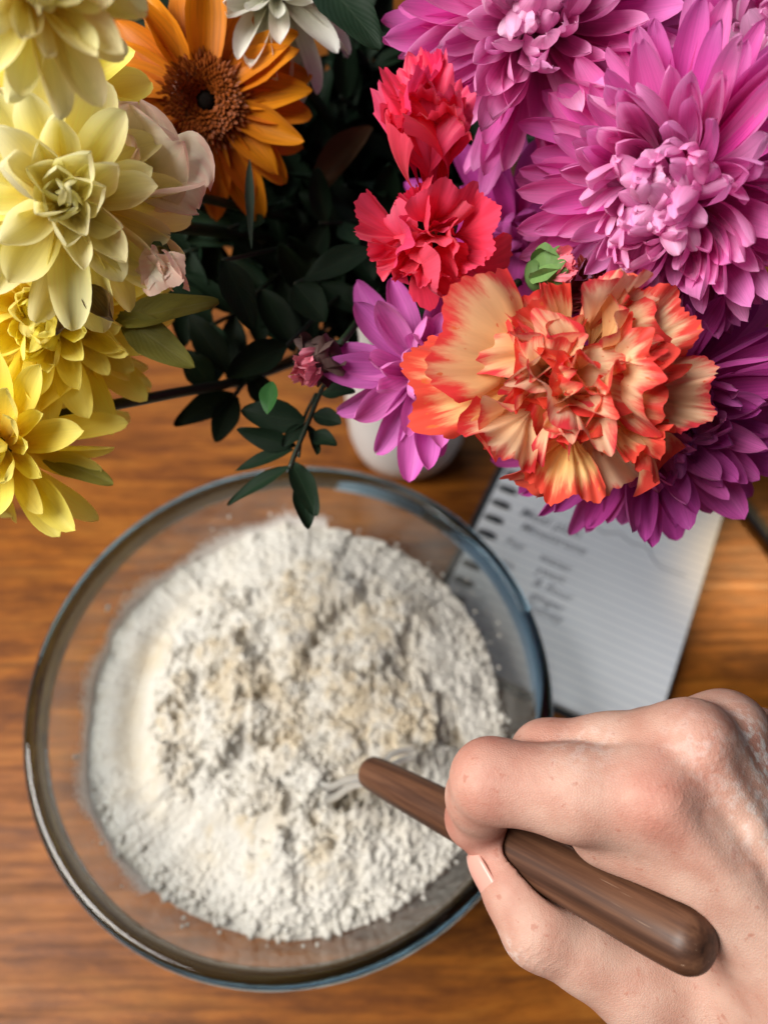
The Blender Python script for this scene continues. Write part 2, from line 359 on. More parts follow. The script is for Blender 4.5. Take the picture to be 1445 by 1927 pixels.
# ================================================================== notebook
nu = Vector((0.438, 0.899, 0)); nv = Vector((0.899, -0.438, 0))
NB = nv*(-0.0535)+nu*0.161
nbm = Matrix((nv, nu, Vector((0, 0, 1)))).transposed().to_4x4(); nbm.translation = NB
nb = empty('notebook', 'open spiral notebook with handwritten list lying beside the bowl', 'notebook', nbm)
M_paper = paper_mat(); M_black = simple('black_board', (0.012, 0.014, 0.018, 1), 0.45); M_ink = simple('pencil', (0.30, 0.31, 0.35, 1), 0.6); M_wire = simple('black_wire', (0.01, 0.013, 0.018, 1), 0.35, 0.5)
NW, NL = 0.1455, 0.209
obj('cover', mesh('cover', *box(-0.006, NW+0.003, -0.003, NL+0.003, 0.0, 0.0022), smooth=False), M_black, nb)
# the leaves below the top sheet, a little uneven, then the sheet in use
pv = []
for k in range(6):
    o = random.uniform(-0.0006, 0.0006)
    pv.append(box(0.001+o, NW-0.0005+o, 0.001, NL-0.001+o, 0.0023+k*0.0012, 0.0034+k*0.0012))
obj('page_block', mesh('page_block', *join(pv), smooth=False), simple('paper_edge', (0.62, 0.62, 0.62, 1), 0.8), nb)
n = 24; vs = []; uvp = []
for j in range(n+1):
    for i in range(n+1):
        x = i/n*NW; y = j/n*NL
        z = 0.0098+0.0012*math.sin(i/n*math.pi)*0.5+0.0022*(max(0, i/n-0.75)*4)**2*(0.3+0.7*max(0, 1-abs(j/n-0.45)*2.2))
        vs.append((x, y, z)); uvp.append((i/n, j/n))
fs = [(j*(n+1)+i, j*(n+1)+i+1, (j+1)*(n+1)+i+1, (j+1)*(n+1)+i) for j in range(n) for i in range(n)]
obj('page', mesh('page', vs, fs, uvp), M_paper, nb)
loops = []
k = 0; y = 0.010
while y < NL-0.004:
    slot = box(0.0035, 0.0125, y-0.0021, y+0.0021, 0.0093, 0.0111)
    loop = []
    for dy in (-0.0010, 0.0010):
        pts = [(0.0085+0.0080*math.cos(a)*1.0, y+dy, 0.0065+0.0058*math.sin(a)) for a in [R(25)+i*R(230)/10 for i in range(11)]]
        loop.append(tube(pts, 0.0007, 6))
    if k == 0:
        me_slot = mesh('punched_hole', *slot, smooth=False); me_loop = mesh('binding_loop', *join(loop)); y0 = y
        me_slot.materials.append(M_wire); me_loop.materials.append(M_wire)
    obj('punched_hole', me_slot, None, nb, Matrix.Translation((0, y-y0, 0))); obj('binding_loop', me_loop, None, nb, Matrix.Translation((0, y-y0, 0)))
    y += 0.0128; k += 1
def write(txt, x, y, size, shear=0.25, rot=0.0):
    cu = bpy.data.curves.new('writing', 'FONT'); cu.body = txt; cu.size = size; cu.shear = shear; cu.space_character = 1.06; cu.offset = 0.0001
    cu.extrude = 0.00004; cu.resolution_u = 3
    tmp = bpy.data.objects.new('writing', cu); C.objects.link(tmp)
    me_ = bpy.data.meshes.new_from_object(tmp.evaluated_get(bpy.context.evaluated_depsgraph_get())); bpy.data.objects.remove(tmp); bpy.data.curves.remove(cu)
    me_.materials.clear(); o = obj('writing', me_, M_ink, nb)
    o.matrix_basis = Matrix.Translation((x, y, 0.01072)) @ Matrix.Rotation(rot, 4, 'Z')
def nbxy(px, py):
    p = nbm.inverted() @ WZ(px, py, 0.0105); return p.x, p.y
x, y = nbxy(975, 968); write('Meal plan', x, y, 0.0105)
x, y = nbxy(978, 985); write('Minestrone', x+0.001, y-0.004, 0.0092)
for (px, py, s) in ((948, 1022, 'For'), (936, 1062, 'tin'), (1012, 1052, 'water'), (1006, 1076, 'yeast'), (1000, 1100, '& flour'), (994, 1124, 'ginger'), (990, 1146, 'honey')):
    x, y = nbxy(px, py); write(s, x, y, 0.0088, 0.2, random.uniform(-.03, .03))
def scribble(px):
    pts = [Vector((*nbxy(*q), 0.0109)) for q in px]; return tube(smooth(pts, 5), 0.00035, 5)
obj('pencil_line', mesh('pencil_line', *join([scribble([(1085, 985), (1105, 975), (1122, 992), (1135, 1003), (1165, 1003), (1188, 1023), (1215, 1030), (1235, 1062), (1262, 1075), (1290, 1085)])])), M_ink, nb)

# ------------------------------------------------------------------ small things seen past the flowers
a, b = WZ(1378, 925, 0.004), WZ(1520, 1110, 0.004)
st_ = obj('black_strap', mesh('black_strap', *tube(smooth([a, lerp(a, b, .5)+Vector((0, .002, 0)), b], 5), 0.0042, 8)), simple('dark_cord', (0.02, 0.017, 0.016, 1), 0.6, noise=0.5, scale=900))
tag(st_, 'dark cord running over the table from the far corner of the notebook', 'cord')

# ================================================================== glass bowl
BX, BY = -0.0442, 0.1114
bowl = empty('glass_bowl', 'clear glass mixing bowl with thick rim half full of flour', 'bowl', Matrix.Translation((BX, BY, 0)))
outer = [(0.0, 0.0006), (0.052, 0.0006), (0.063, 0.002), (0.078, 0.011), (0.0925, 0.030), (0.104, 0.054), (0.1120, 0.078), (0.1180, 0.094)]
inner = [(0.1153, 0.094), (0.1095, 0.078), (0.1010, 0.054), (0.0890, 0.031), (0.075, 0.0135), (0.060, 0.0062), (0.050, 0.0050), (0.0, 0.0050)]
def sm2(p, n=5): return [(max(q.x, 0), q.y) for q in smooth([(a, b, 0) for a, b in p], n)]
inner_s = sm2(inner)
obj('body', mesh('body', *join([lathe(sm2(outer), 128), lathe(inner_s, 128)])), thin_glass_mat('clear_glass'), bowl)
rimp = [(0.1180, 0.0941), (0.1195, 0.0955), (0.1222, 0.0970), (0.1236, 0.0998), (0.1237, 0.1025), (0.1224, 0.1050), (0.1202, 0.1060), (0.1178, 0.1054), (0.1162, 0.1030), (0.1154, 0.0985), (0.1153, 0.0941)]
obj('rim', mesh('rim', *lathe(sm2(rimp, 4), 160)), glass_mat('rim_glass', (0.20, 0.33, 0.43, 1)), bowl)  # blue tint stands in for the dark room refracted in the rim
_iz = np.array([q[1] for q in inner_s][::-1]); _ir = np.array([q[0] for q in inner_s][::-1])
def r_in(z): return np.interp(z, _iz, _ir)

# ================================================================== flour
M_flour = flour_mat()
NT_, NR_ = 840, 300
th = np.linspace(0, 2*np.pi, NT_, endpoint=False); rr = np.linspace(0, 1, NR_)**0.8
ct, sn = np.cos(th), np.sin(th)
zedge = 0.0665+0.0045*fbm(ct*1.7+5, sn*1.7+3, 3)+0.0012*fbm(ct*9, sn*9+7, 4, 0.7)+0.003*np.exp(-((th-1.6)/0.6)**2)
Redge = r_in(zedge)-0.0004
TH, RR = np.meshgrid(th, rr, indexing='ij')
rad = RR*Redge[:, None]; X = rad*np.cos(TH); Y = rad*np.sin(TH)
t_ = RR
base = zedge[:, None]*(t_**3)+(1-t_**3)*0.0715+0.006*(1-t_**2)
# lumps of half mixed dough
H = np.zeros_like(X); WET = np.zeros_like(X)
wx = X+0.0062*fbm(X*95, Y*95+4, 4, .62); wy = Y+0.0062*fbm(X*95+8, Y*95, 4, .62)
for k in range(95):
    rho = 0.084*math.sqrt(random.random()); a = random.uniform(0, 2*math.pi); cx, cy_ = rho*math.cos(a), rho*math.sin(a)
    s = 0.006+0.0155*random.random()**1.7; hh = s*random.uniform(0.26, 0.5); e = random.uniform(0.55, 1.0); q = random.uniform(0, 3.14)
    dx = (wx-cx)*math.cos(q)+(wy-cy_)*math.sin(q); dy = -(wx-cx)*math.sin(q)+(wy-cy_)*math.cos(q)
    d2 = (dx/s)**2+(dy/(s*e))**2
    bl = hh*np.clip(1-d2, 0, 1)**0.62
    H = np.maximum(H, bl+0.25*H)
    if random.random() < 0.6: WET = np.maximum(WET, np.clip(1.1-d2, 0, 1)*random.uniform(0.3, 1.0))
for (px, py, s, hh) in ((440, 1235, .013, .0085), (470, 1300, .010, .007), (330, 1300, .011, .006), (640, 1395, .012, .007), (802, 1372, .0085, .0075), (720, 1330, .010, .006), (590, 1470, .011, .007), (480, 1480, .012, .006), (640, 1250, .010, .005), (420, 1120, .012, .005), (560, 1180, .012, .005), (690, 1540, .013, .005), (700, 1190, .014, .004), (300, 1420, .009, .006), (420, 1400, .010, .006)):
    p = WZ(px, py, 0.08); d2 = ((wx-(p.x-BX))**2+(wy-(p.y-BY))**2)/s**2
    bl = 1.25*hh*np.clip(1-d2, 0, 1)**0.5; H = np.maximum(H, bl+0.2*H); WET = np.maximum(WET, np.clip(1.0-d2, 0, 1)*random.uniform(0.1, .8))
mask = np.clip((0.90-t_)/0.25, 0, 1)
rough = np.clip(0.42+1.5*fbm(X*20+2, Y*20, 2), 0.05, 1.15)
ridg = 1-np.abs(fbm(X*130, Y*130, 4, 0.55)); 
crk = np.clip(1-np.abs(fbm(wx*48+4, wy*48+1, 4, .5))*7, 0, 1)**1.5*np.clip((0.86-t_)/.2, 0, 1)
H = H-0.0026*crk; WET = WET*np.clip(0.75+0.9*fbm(X*110+1, Y*110, 3), .1, 1.3)
WL = np.clip(WET*1.1, 0, 1)
H = H*mask*0.95 + rough*(1-.6*WL)*(0.0038*fbm(X*62+9, Y*62, 4, 0.45)+0.0010*(ridg-0.6)+0.0005*fbm(X*240, Y*240, 3, 0.55))
# scraped smooth trough along the left wall and a sweep at the front left
ang = np.angle(np.exp(1j*(TH-R(178)))); tr = np.exp(-((rad-0.084)/0.0075)**2)*np.exp(-(ang/0.75)**2)
tw_ = np.exp(-((rad-0.090)/0.016)**4)*np.exp(-(ang/0.85)**2)
H = H*(1-0.92*np.maximum(tr, tw_*.8))-0.0085*tr
ang2 = np.angle(np.exp(1j*(TH-R(238)))); sw = np.exp(-((rad-0.074)/0.017)**4)*np.exp(-(ang2/0.42)**2)
H = H*(1-0.93*sw)-0.004*sw+0.0005*fbm(X*120, Y*120, 3)*sw
WET = np.clip(WET*mask+0.5*tr+0.55*np.clip((0.75-t_)/0.3, 0, 1)*np.clip(0.2+fbm(X*45+3, Y*45+8, 3), 0, 1), 0, 1)
# pits sunk in the flour, with the browner dough colour in and around them
for (px, py, s, dp) in ((640, 1505, 0.0042, 0.012), (590, 1540, 0.003, 0.008), (480, 1310, 0.005, 0.010), (520, 1395, 0.0045, 0.009), (560, 1290, 0.003, 0.006), (330, 1330, 0.004, 0.008), (700, 1260, 0.003, 0.006), (455, 1190, 0.004, 0.006), (860, 1390, 0.004, 0.008), (590, 1210, 0.003, 0.006)):
    p = WZ(px, py, 0.076); d2 = ((wx-(p.x-BX))**2+(wy-(p.y-BY))**2)/s**2
    H -= dp*np.exp(-d2); WET = np.maximum(WET, 0.6*np.exp(-d2*0.4))
# crumbly border
H += (0.0022*np.clip(pnoise(X*330, Y*330), 0, 1)+0.0010*np.clip(pnoise(X*700, Y*700+3), 0, 1))*np.clip((t_-0.6)/0.3, 0, 1)*(1-np.maximum(.9*tr, .85*tw_))
Z = base+H*np.clip((1.0-t_)/0.04, 0.25, 1)
vs = np.stack([X, Y, Z], -1).reshape(-1, 3)
ii, jj = np.meshgrid(np.arange(NT_), np.arange(NR_-1), indexing='ij'); i2 = (ii+1) % NT_
fs = np.stack([ii*NR_+jj, ii*NR_+jj+1, i2*NR_+jj+1, i2*NR_+jj], -1).reshape(-1, 4)
# underside follows the glass
def big_mesh(name, v, f):
    me = bpy.data.meshes.new(name); v = np.ascontiguousarray(v, dtype=np.float32); f = np.ascontiguousarray(f, dtype=np.int32)
    k = f.shape[1]
    me.vertices.add(len(v)); me.vertices.foreach_set('co', v.ravel()); me.loops.add(f.size); me.loops.foreach_set('vertex_index', f.ravel())
    me.polygons.add(len(f)); me.polygons.foreach_set('loop_start', np.arange(0, f.size, k, dtype=np.int32)); me.polygons.foreach_set('loop_total', np.full(len(f), k, dtype=np.int32))
    me.polygons.foreach_set('use_smooth', np.ones(len(f), dtype=bool)); me.update(calc_edges=True); me.validate(); return me
def fattr(me, name, a):
    at = me.attributes.new(name, 'FLOAT', 'POINT'); at.data.foreach_set('value', np.ascontiguousarray(a, dtype=np.float32).ravel())
NU_ = 40
zz = np.linspace(1, 0, NU_)[None, :]*(zedge[:, None]-0.0056)+0.0056; r2 = r_in(zz)-0.0004; r2[:, -1] = 0
V2 = np.stack([r2*ct[:, None], r2*sn[:, None], zz], -1).reshape(-1, 3)
i3, j3 = np.meshgrid(np.arange(NT_), np.arange(NU_-1), indexing='ij'); i4 = (i3+1) % NT_
F2 = np.stack([i3*NU_+j3, i3*NU_+j3+1, i4*NU_+j3+1, i4*NU_+j3], -1).reshape(-1, 4)+len(vs)
me = big_mesh('flour', np.concatenate([vs, V2]), np.concatenate([fs, F2]))
fattr(me, 'wet', np.concatenate([WET.ravel(), np.zeros(len(V2))])); me.materials.append(M_flour)
fl = obj('flour', me); fl.location = (BX, BY, 0)
tag(fl, 'heap of lumpy white flour partly mixed into dough inside the glass bowl', 'flour')
# dusting left on the wall above the flour, and loose crumbs
fv, ff, fu = [], [], []; nn = 160
for i in range(nn+1):
    a = R(84)+R(150)*i/nn; z0 = float(np.interp(a, th, zedge))-0.001; amp = 0.0145+0.004*math.sin(i*.21)
    for j in range(9):
        z = z0+amp*j/8; r = float(r_in(z))-0.0003; fv.append((r*math.cos(a), r*math.sin(a), z)); fu.append((i/nn*6, j/8))
for i in range(nn):
    for j in range(8): q = i*9+j; ff.append((q, q+1, q+10, q+9))
tag(obj('dusting', mesh('dusting', fv, ff, fu), film_mat(), fl), kind='stuff')
ico = [(0, 0, -1), (.724, -.526, -.447), (-.276, -.851, -.447), (-.894, 0, -.447), (-.276, .851, -.447), (.724, .526, -.447), (.276, -.851, .447), (-.724, -.526, .447), (-.724, .526, .447), (.276, .851, .447), (.894, 0, .447), (0, 0, 1)]
icof = [(0, 1, 2), (1, 0, 5), (0, 2, 3), (0, 3, 4), (0, 4, 5), (1, 5, 10), (2, 1, 6), (3, 2, 7), (4, 3, 8), (5, 4, 9), (1, 10, 6), (2, 6, 7), (3, 7, 8), (4, 8, 9), (5, 9, 10), (6, 10, 11), (7, 6, 11), (8, 7, 11), (9, 8, 11), (10, 9, 11)]
icof = [f[::-1] for f in icof]
def crumb(p, s):
    q = Matrix.Rotation(random.uniform(0, 6.28), 3, 'Z') @ Matrix.Rotation(random.uniform(0, 3), 3, 'X')
    return ([p+q @ Vector(v)*s*random.uniform(0.65, 1.25) for v in ico], icof, [(0, 0)]*12)
parts = []
for k in range(160):
    i = random.randrange(NT_); j = min(NR_-1, int(NR_*random.random()**0.4))
    if tr[i, j] > 0.25: continue
    parts.append(crumb(Vector((X[i, j], Y[i, j], Z[i, j]+.0002)), random.uniform(0.0004, 0.0012)))
for k in range(800):     # the crumbly border along the glass
    a = random.gauss(-0.9, 1.0); i = int((a % (2*math.pi))/(2*math.pi)*NT_) % NT_; j = min(NR_-1, int(NR_*(1-abs(random.gauss(0, .055)))))
    if tr[i, j] > 0.15 or tw_[i, j] > .4: continue
    parts.append(crumb(Vector((X[i, j]*.995, Y[i, j]*.995, Z[i, j]+random.uniform(-.0003, .0007))), 0.0005+0.0026*random.random()**4))
for k in range(70):
    a = random.uniform(0, 2*math.pi); z = 0.069+0.016*random.random()**2; r = float(r_in(z))-0.0008
    parts.append(crumb(Vector((r*math.cos(a), r*math.sin(a), z)), random.uniform(0.0004, 0.0013)))
tag(obj('crumbs', mesh('crumbs', *join(parts)), M_flour, fl), kind='stuff')

# ================================================================== dough whisk
HT, HE = W(692, 1450, 0.296), W(1278, 1762, 0.196)
ax = (HE-HT).normalized(); LH = (HE-HT).length
hm = frame(HT, ax, V(0, 1, 0.3))
wk = empty('dough_whisk', 'dough whisk with dark walnut handle held over the flour', 'whisk', hm)
prof = [(0.0, -0.0006), (0.0035, -0.0004), (0.0056, 0.0012), (0.0064, 0.005), (0.0069, 0.02), (0.0075, LH*0.45), (0.0080, LH*0.75), (0.0084, LH*0.93), (0.0083, LH), (0.0078, LH+0.0042), (0.0058, LH+0.0072), (0.003, LH+0.0086), (0.0, LH+0.009)]
obj('handle', mesh('handle', *lathe(sm2(prof, 5), 40)), walnut_mat(), wk)
M_steel = simple('steel', (0.93, 0.94, 0.95, 1), 0.36, 0.5, 1.0)
inv = hm.inverted()
def wire(pts, r=0.0015): return obj('wire_loop', mesh('wire_loop', *tube([inv @ p for p in smooth(pts, 8)], r, 8)), M_steel, wk)
tipc = HT+ax*0.004
c0 = W(660, 1440, 0.372)
wire([tipc, W(655, 1466, 0.318), W(622, 1480, 0.345), W(600, 1465, 0.372), W(640, 1420, 0.388), W(720, 1400, 0.385), W(775, 1408, 0.355), W(735, 1420, 0.325), tipc])
wire([tipc+V(0, -1, 0)*0.0032, W(660, 1480, 0.316), W(630, 1500, 0.338), W(612, 1500, 0.372), W(650, 1450, 0.388), W(720, 1435, 0.385), W(772, 1424, 0.350), W(732, 1442, 0.322), tipc+V(0, -1, 0)*0.003])

# ================================================================== hand
def J(px, py, d): return np.array(W(px, py, d))
PRIM = []   # (a, b, ra, rb)
def cone_sdf(P, a, b, ra, rb):
    ba = b-a; l2 = ba@ba; pa = P-a
    h = np.clip((pa@ba)/l2, 0, 1)
    return np.sqrt(((pa-h[..., None]*ba)**2).sum(-1))-(ra+(rb-ra)*h)
def smin(a, b, k):
    h = np.clip(0.5+0.5*(b-a)/k, 0, 1); return b+(a-b)*h-k*h*(1-h)
mm = 0.001
hand_pts = dict(
    i0=J(1225, 1497, .203), i1=J(1085, 1492, .208), i2=J(925, 1468, .214), i3=J(895, 1540, .239), i4=J(965, 1578, .258),
    m0=J(1298, 1408, .208), m2=J(1030, 1425, .224), m3=J(1005, 1500, .247), m4=J(1050, 1560, .264),
    r0=J(1362, 1382, .221), r2=J(1128, 1412, .238), r3=J(1105, 1490, .262), r4=J(1150, 1550, .276),
    l0=J(1425, 1405, .236), l2=J(1260, 1440, .254), l3=J(1225, 1500, .275), l4=J(1265, 1545, .285),
    t0=J(1520, 1960, .222), t1=J(1205, 1848, .224), t2=J(1018, 1742, .227), t3=J(940, 1622, .237),
    wi=J(1560, 1880, .199), wm=J(1610, 1850, .204), wr=J(1650, 1840, .212), wl=J(1690, 1850, .224),
    f0=J(1720, 2020, .205), f1=J(1930, 2230, .207))
H_ = hand_pts
lo = np.array([0.012, -0.12, 0.150]); hi = np.array([0.225, 0.078, 0.296])
vx = 0.0009
gx, gy, gz = [np.arange(lo[i], hi[i], vx) for i in range(3)]
P = np.stack(np.meshgrid(gx, gy, gz, indexing='ij'), -1).astype(np.float32)
P = P.astype(np.float32)
def finger(js, rs, k=0.004):
    d = None
    for a, b, ra, rb in zip(js[:-1], js[1:], rs[:-1], rs[1:]):
        c = cone_sdf(P, a.astype(np.float32), b.astype(np.float32), ra*mm, rb*mm); d = c if d is None else smin(d, c, k)
    return d
def ball(c, r): return np.sqrt(((P-c.astype(np.float32))**2).sum(-1))-r*mm
idx = finger([H_['i0'], H_['i1'], H_['i2'], H_['i3'], H_['i4']], [13.2, 12.4, 10.9, 8.8, 7.6])
midf = finger([H_['m0'], lerp(H_['m0'], H_['m2'], .55), H_['m2'], H_['m3'], H_['m4']], [12.4, 10.6, 10.2, 9.2, 8.2])
ring = finger([H_['r0'], lerp(H_['r0'], H_['r2'], .55), H_['r2'], H_['r3'], H_['r4']], [11.8, 10.0, 9.8, 8.6, 7.8])
lit = finger([H_['l0'], H_['l2'], H_['l3'], H_['l4']], [10.5, 8.6, 7.8, 7.0])
thumb = finger([H_['t1'], lerp(H_['t1'], H_['t2'], .5), H_['t2'], lerp(H_['t2'], H_['t3'], .55), H_['t3']], [13.4, 11.4, 11.6, 10.2, 8.4])
palm = finger([H_['i0'], H_['wi']], [13.0, 15.0])
for a, b, ra, rb in ((H_['m0'], H_['wm'], 12.2, 15), (H_['r0'], H_['wr'], 11.6, 14.5), (H_['l0'], H_['wl'], 11, 14), (H_['t1'], H_['t0'], 14, 17), (H_['t0'], H_['wi'], 17, 17),
                     (J(1140, 1560, .214), J(1330, 1640, .207), 10.5, 12.5), (J(1100, 1590, .236), J(1290, 1640, .226), 9, 12), (J(1320, 1690, .224), J(1500, 1900, .214), 14, 18), (J(1230, 1800, .232), J(1400, 1560, .226), 10.5, 13)):
    palm = smin(palm, cone_sdf(P, a.astype(np.float32), b.astype(np.float32), ra*mm, rb*mm), 0.009)
arm = cone_sdf(P, H_['wm'].astype(np.float32), H_['f0'].astype(np.float32), .026, .025)
arm = smin(arm, cone_sdf(P, H_['f0'].astype(np.float32), H_['f1'].astype(np.float32), .025, .027), 0.01)
palm = smin(palm, arm, 0.02)
fing = smin(idx, midf, 0.0008); fing = smin(fing, ring, 0.0008); fing = smin(fing, lit, 0.0008)
D = smin(palm, fing, 0.005); D = smin(D, thumb, 0.005)
# knuckles, tendons, veins
for c, r in ((J(896, 1500, .224), 8.4),): D = smin(D, ball(c, r), 0.005)
for c, off, r in ((H_['i0'], V(-.15, .2, 1), 5.2), (H_['m0'], V(0, .5, 1), 5.5), (H_['r0'], V(0, .6, 1), 5.2)):
    D = smin(D, ball(c+np.array(off)*0.0085, r), 0.006)
for a, b in ((H_['i0'], H_['wi']), (H_['m0'], H_['wm']), (H_['r0'], H_['wr'])):
    o = np.array(V(0, .1, 1))*0.0125
    D = smin(D, cone_sdf(P, (a+o).astype(np.float32), (b+o).astype(np.float32), 0.0016, 0.0022), 0.006)
for pp in ([(1330, 1545, .193), (1400, 1640, .191), (1430, 1730, .190), (1480, 1800, .189)], [(1345, 1480, .196), (1420, 1560, .192), (1470, 1640, .190)]):
    for a, b in zip(pp[:-1], pp[1:]):
        D = smin(D, cone_sdf(P, J(*a).astype(np.float32), J(*b).astype(np.float32), 0.0016, 0.0016), 0.0035)
# the skin gives way to the handle it holds
hd = cone_sdf(P, np.array(HT, dtype=np.float32), np.array(HE, dtype=np.float32), 0.0073, 0.0088)
D = np.maximum(D, -(hd-0.0002)) if False else -smin(-D, hd, 0.0015)
import openvdb
gr = openvdb.FloatGrid(background=0.02); gr.copyFromArray(np.ascontiguousarray(D)); gr.transform = openvdb.createLinearTransform(voxelSize=1.0)
pts_, quads_ = gr.convertToQuads(isovalue=0.0)
pts_ = pts_*vx+lo
me = big_mesh('person_hand', pts_, quads_[:, ::-1])
def near(p, c, s): return np.exp(-((p-c)**2).sum(-1)/(s*mm)**2)
red = np.zeros(len(pts_))
topo = np.array(V(-.1, .2, 1))*0.010
for c, s, a in ((H_['i0']+topo, 12, .75), (H_['m0']+topo, 11, .65), (H_['r0']+topo, 10, .6), (H_['i2'], 15, .8), (H_['i3'], 16, 1.0), (H_['m2'], 12, .6), (H_['t3'], 13, .65), (H_['t2'], 10, .3), (H_['i1']+topo, 12, .2), (H_['i4'], 14, .8)):
    red = np.maximum(red, a*near(pts_, c, s))
fattr(me, 'red', red)
dust = np.maximum.reduce([0.95*near(pts_, J(1420, 1420, .205), 11), 0.6*near(pts_, J(1445, 1500, .196), 14), 0.5*near(pts_, J(965, 1790, .222), 5), .4*near(pts_, J(1010, 1840, .225), 6), .35*near(pts_, H_['m0']+topo, 9), .3*near(pts_, J(1100, 1412, .207), 9)])
fattr(me, 'dust', dust)
# fine creases across the index knuckle, the thumb joint and the finger ends
wr = np.zeros(len(pts_))
def crease(c, dirv, s, wl, amp):
    q = pts_-c; u = q@dirv; u = u+0.0007*np.sin(q[:, 1]*900+q[:, 0]*400)
    return amp*near(pts_, c, s)*np.clip(np.cos(u*2*np.pi/(wl*mm))*2.2-1.2, 0, 1)
di = (H_['i2']-H_['i0'])/np.linalg.norm(H_['i2']-H_['i0']); dm = (H_['m2']-H_['m0'])/np.linalg.norm(H_['m2']-H_['m0']); dt = (H_['t2']-H_['t1'])/np.linalg.norm(H_['t2']-H_['t1'])
wr = np.maximum.reduce([crease(H_['i0']+topo, di, 8, 2.1, .6), crease(H_['m0']+topo, dm, 8, 2.3, .5), crease(H_['t2']+np.array(V(-.5, -.3, 1))*.011, dt, 9, 2.6, .45), crease(H_['i2']+np.array(V(-.8, .2, .7))*.01, di, 7, 2.2, .5), crease(H_['t1']+topo, dt, 12, 3.4, .15)])
fattr(me, 'wrinkle', wr)
me.materials.append(skin_mat())
hand = obj('person_hand', me)
tag(hand, 'bare hand gripping the walnut handle, knuckles dusted with flour', 'hand')
sm_ = hand.modifiers.new('smooth', 'CORRECTIVE_SMOOTH'); sm_.iterations = 3; sm_.use_only_smooth = True
# thumbnail laid on the back of the thumb tip
ta = (H_['t3']-H_['t2']); ta /= np.linalg.norm(ta)
nn_ = np.array(V(-.90, -.30, .46)); nn_ -= ta*(nn_@ta); nn_ /= np.linalg.norm(nn_); bb = np.cross(ta, nn_)
nv_, nf_ = [], []
for j in range(11):
    for i in range(11):
        s = j/10; w_ = 0.0064*(1-(abs(2*s-0.95))**4*0.30); u = (i/10*2-1)
        a = u*w_/0.0088
        rad_ = lerp(0.00985, 0.00870, s)+0.00022-0.0010*max(0, .12-s)*8*0.1
        p = H_['t3']+ta*(-0.0085+s*0.0150)+(nn_*math.cos(a)+bb*math.sin(a))*rad_
        if s > 0.62: p = p-nn_*((s-0.62)**2*0.010)
        nv_.append(p)
for j in range(10):
    for i in range(10): q = j*11+i; nf_.append((q, q+1, q+12, q+11))
nail = obj('thumbnail', mesh('thumbnail', nv_, nf_), simple('nail', srgb(216, 160, 146), 0.32, 0.45), hand)
so = nail.modifiers.new('thickness', 'SOLIDIFY'); so.thickness = 0.0006; so.offset = 0

# ================================================================== petals
def petal(name, L, Wd, bend=0.3, tipbend=0.0, cup=0.25, base_w=0.3, tip=0.5, point=0.0, nu=6, nv=10, wav=0.0, notch=0.0, twist=0.0, seed=0):
    """one petal: base at the origin, growing along +Y, inner face +Z. bend curls it inward (+) or back (-); point sharpens the tip"""
    rnd = random.Random(seed); ph = rnd.uniform(0, 6.28); vs, uv = [], []
    y = z = 0.0; a = 0.0; pv_ = 0.0; side = rnd.uniform(-.06, .06)*L
    for j in range(nv+1):
        v = 1-(1-j/nv)**1.45; dl = L*(v-pv_); pv_ = v
        a = bend*v+tipbend*max(0, v-.6)**1.5*3.9; y += dl*math.cos(a); z += dl*math.sin(a)
        wv = base_w+(1-base_w)*min(1, v/0.55)**0.9*(2-min(1, v/0.55)**0.9) if v < .55 else 1.0
        if v > 1-tip:
            q = (v-(1-tip))/tip; rnd_t = math.sqrt(max(0, 1-q*q)); wv *= lerp(rnd_t, max(0.0, 1-q)**0.8, point)
        wv = max(wv, 0.03)*Wd/2
        for i in range(nu+1):
            u = i/nu*2-1; x = u*wv
            zz = cup*Wd*(u*u)*min(1, wv/(Wd/2)+.1) + wav*Wd*math.sin(v*7+ph+u*2.2)*v*(0.3+abs(u))
            zz += 0.02*Wd*math.sin(u*9+ph)
            yy = y-(notch*L*math.exp(-(u/.28)**2)*max(0, v-.8)*5 if notch else 0)
            tw = twist*v; xr = x*math.cos(tw)-zz*math.sin(tw); zr = x*math.sin(tw)+zz*math.cos(tw)
            vs.append((xr+side*v*v, yy-zr*math.sin(a), z+zr*math.cos(a))); uv.append((i/nu, v))
    fs = [(j*(nu+1)+i, j*(nu+1)+i+1, (j+1)*(nu+1)+i+1, (j+1)*(nu+1)+i) for j in range(nv) for i in range(nu)]
    return mesh(name, vs, fs, uv)
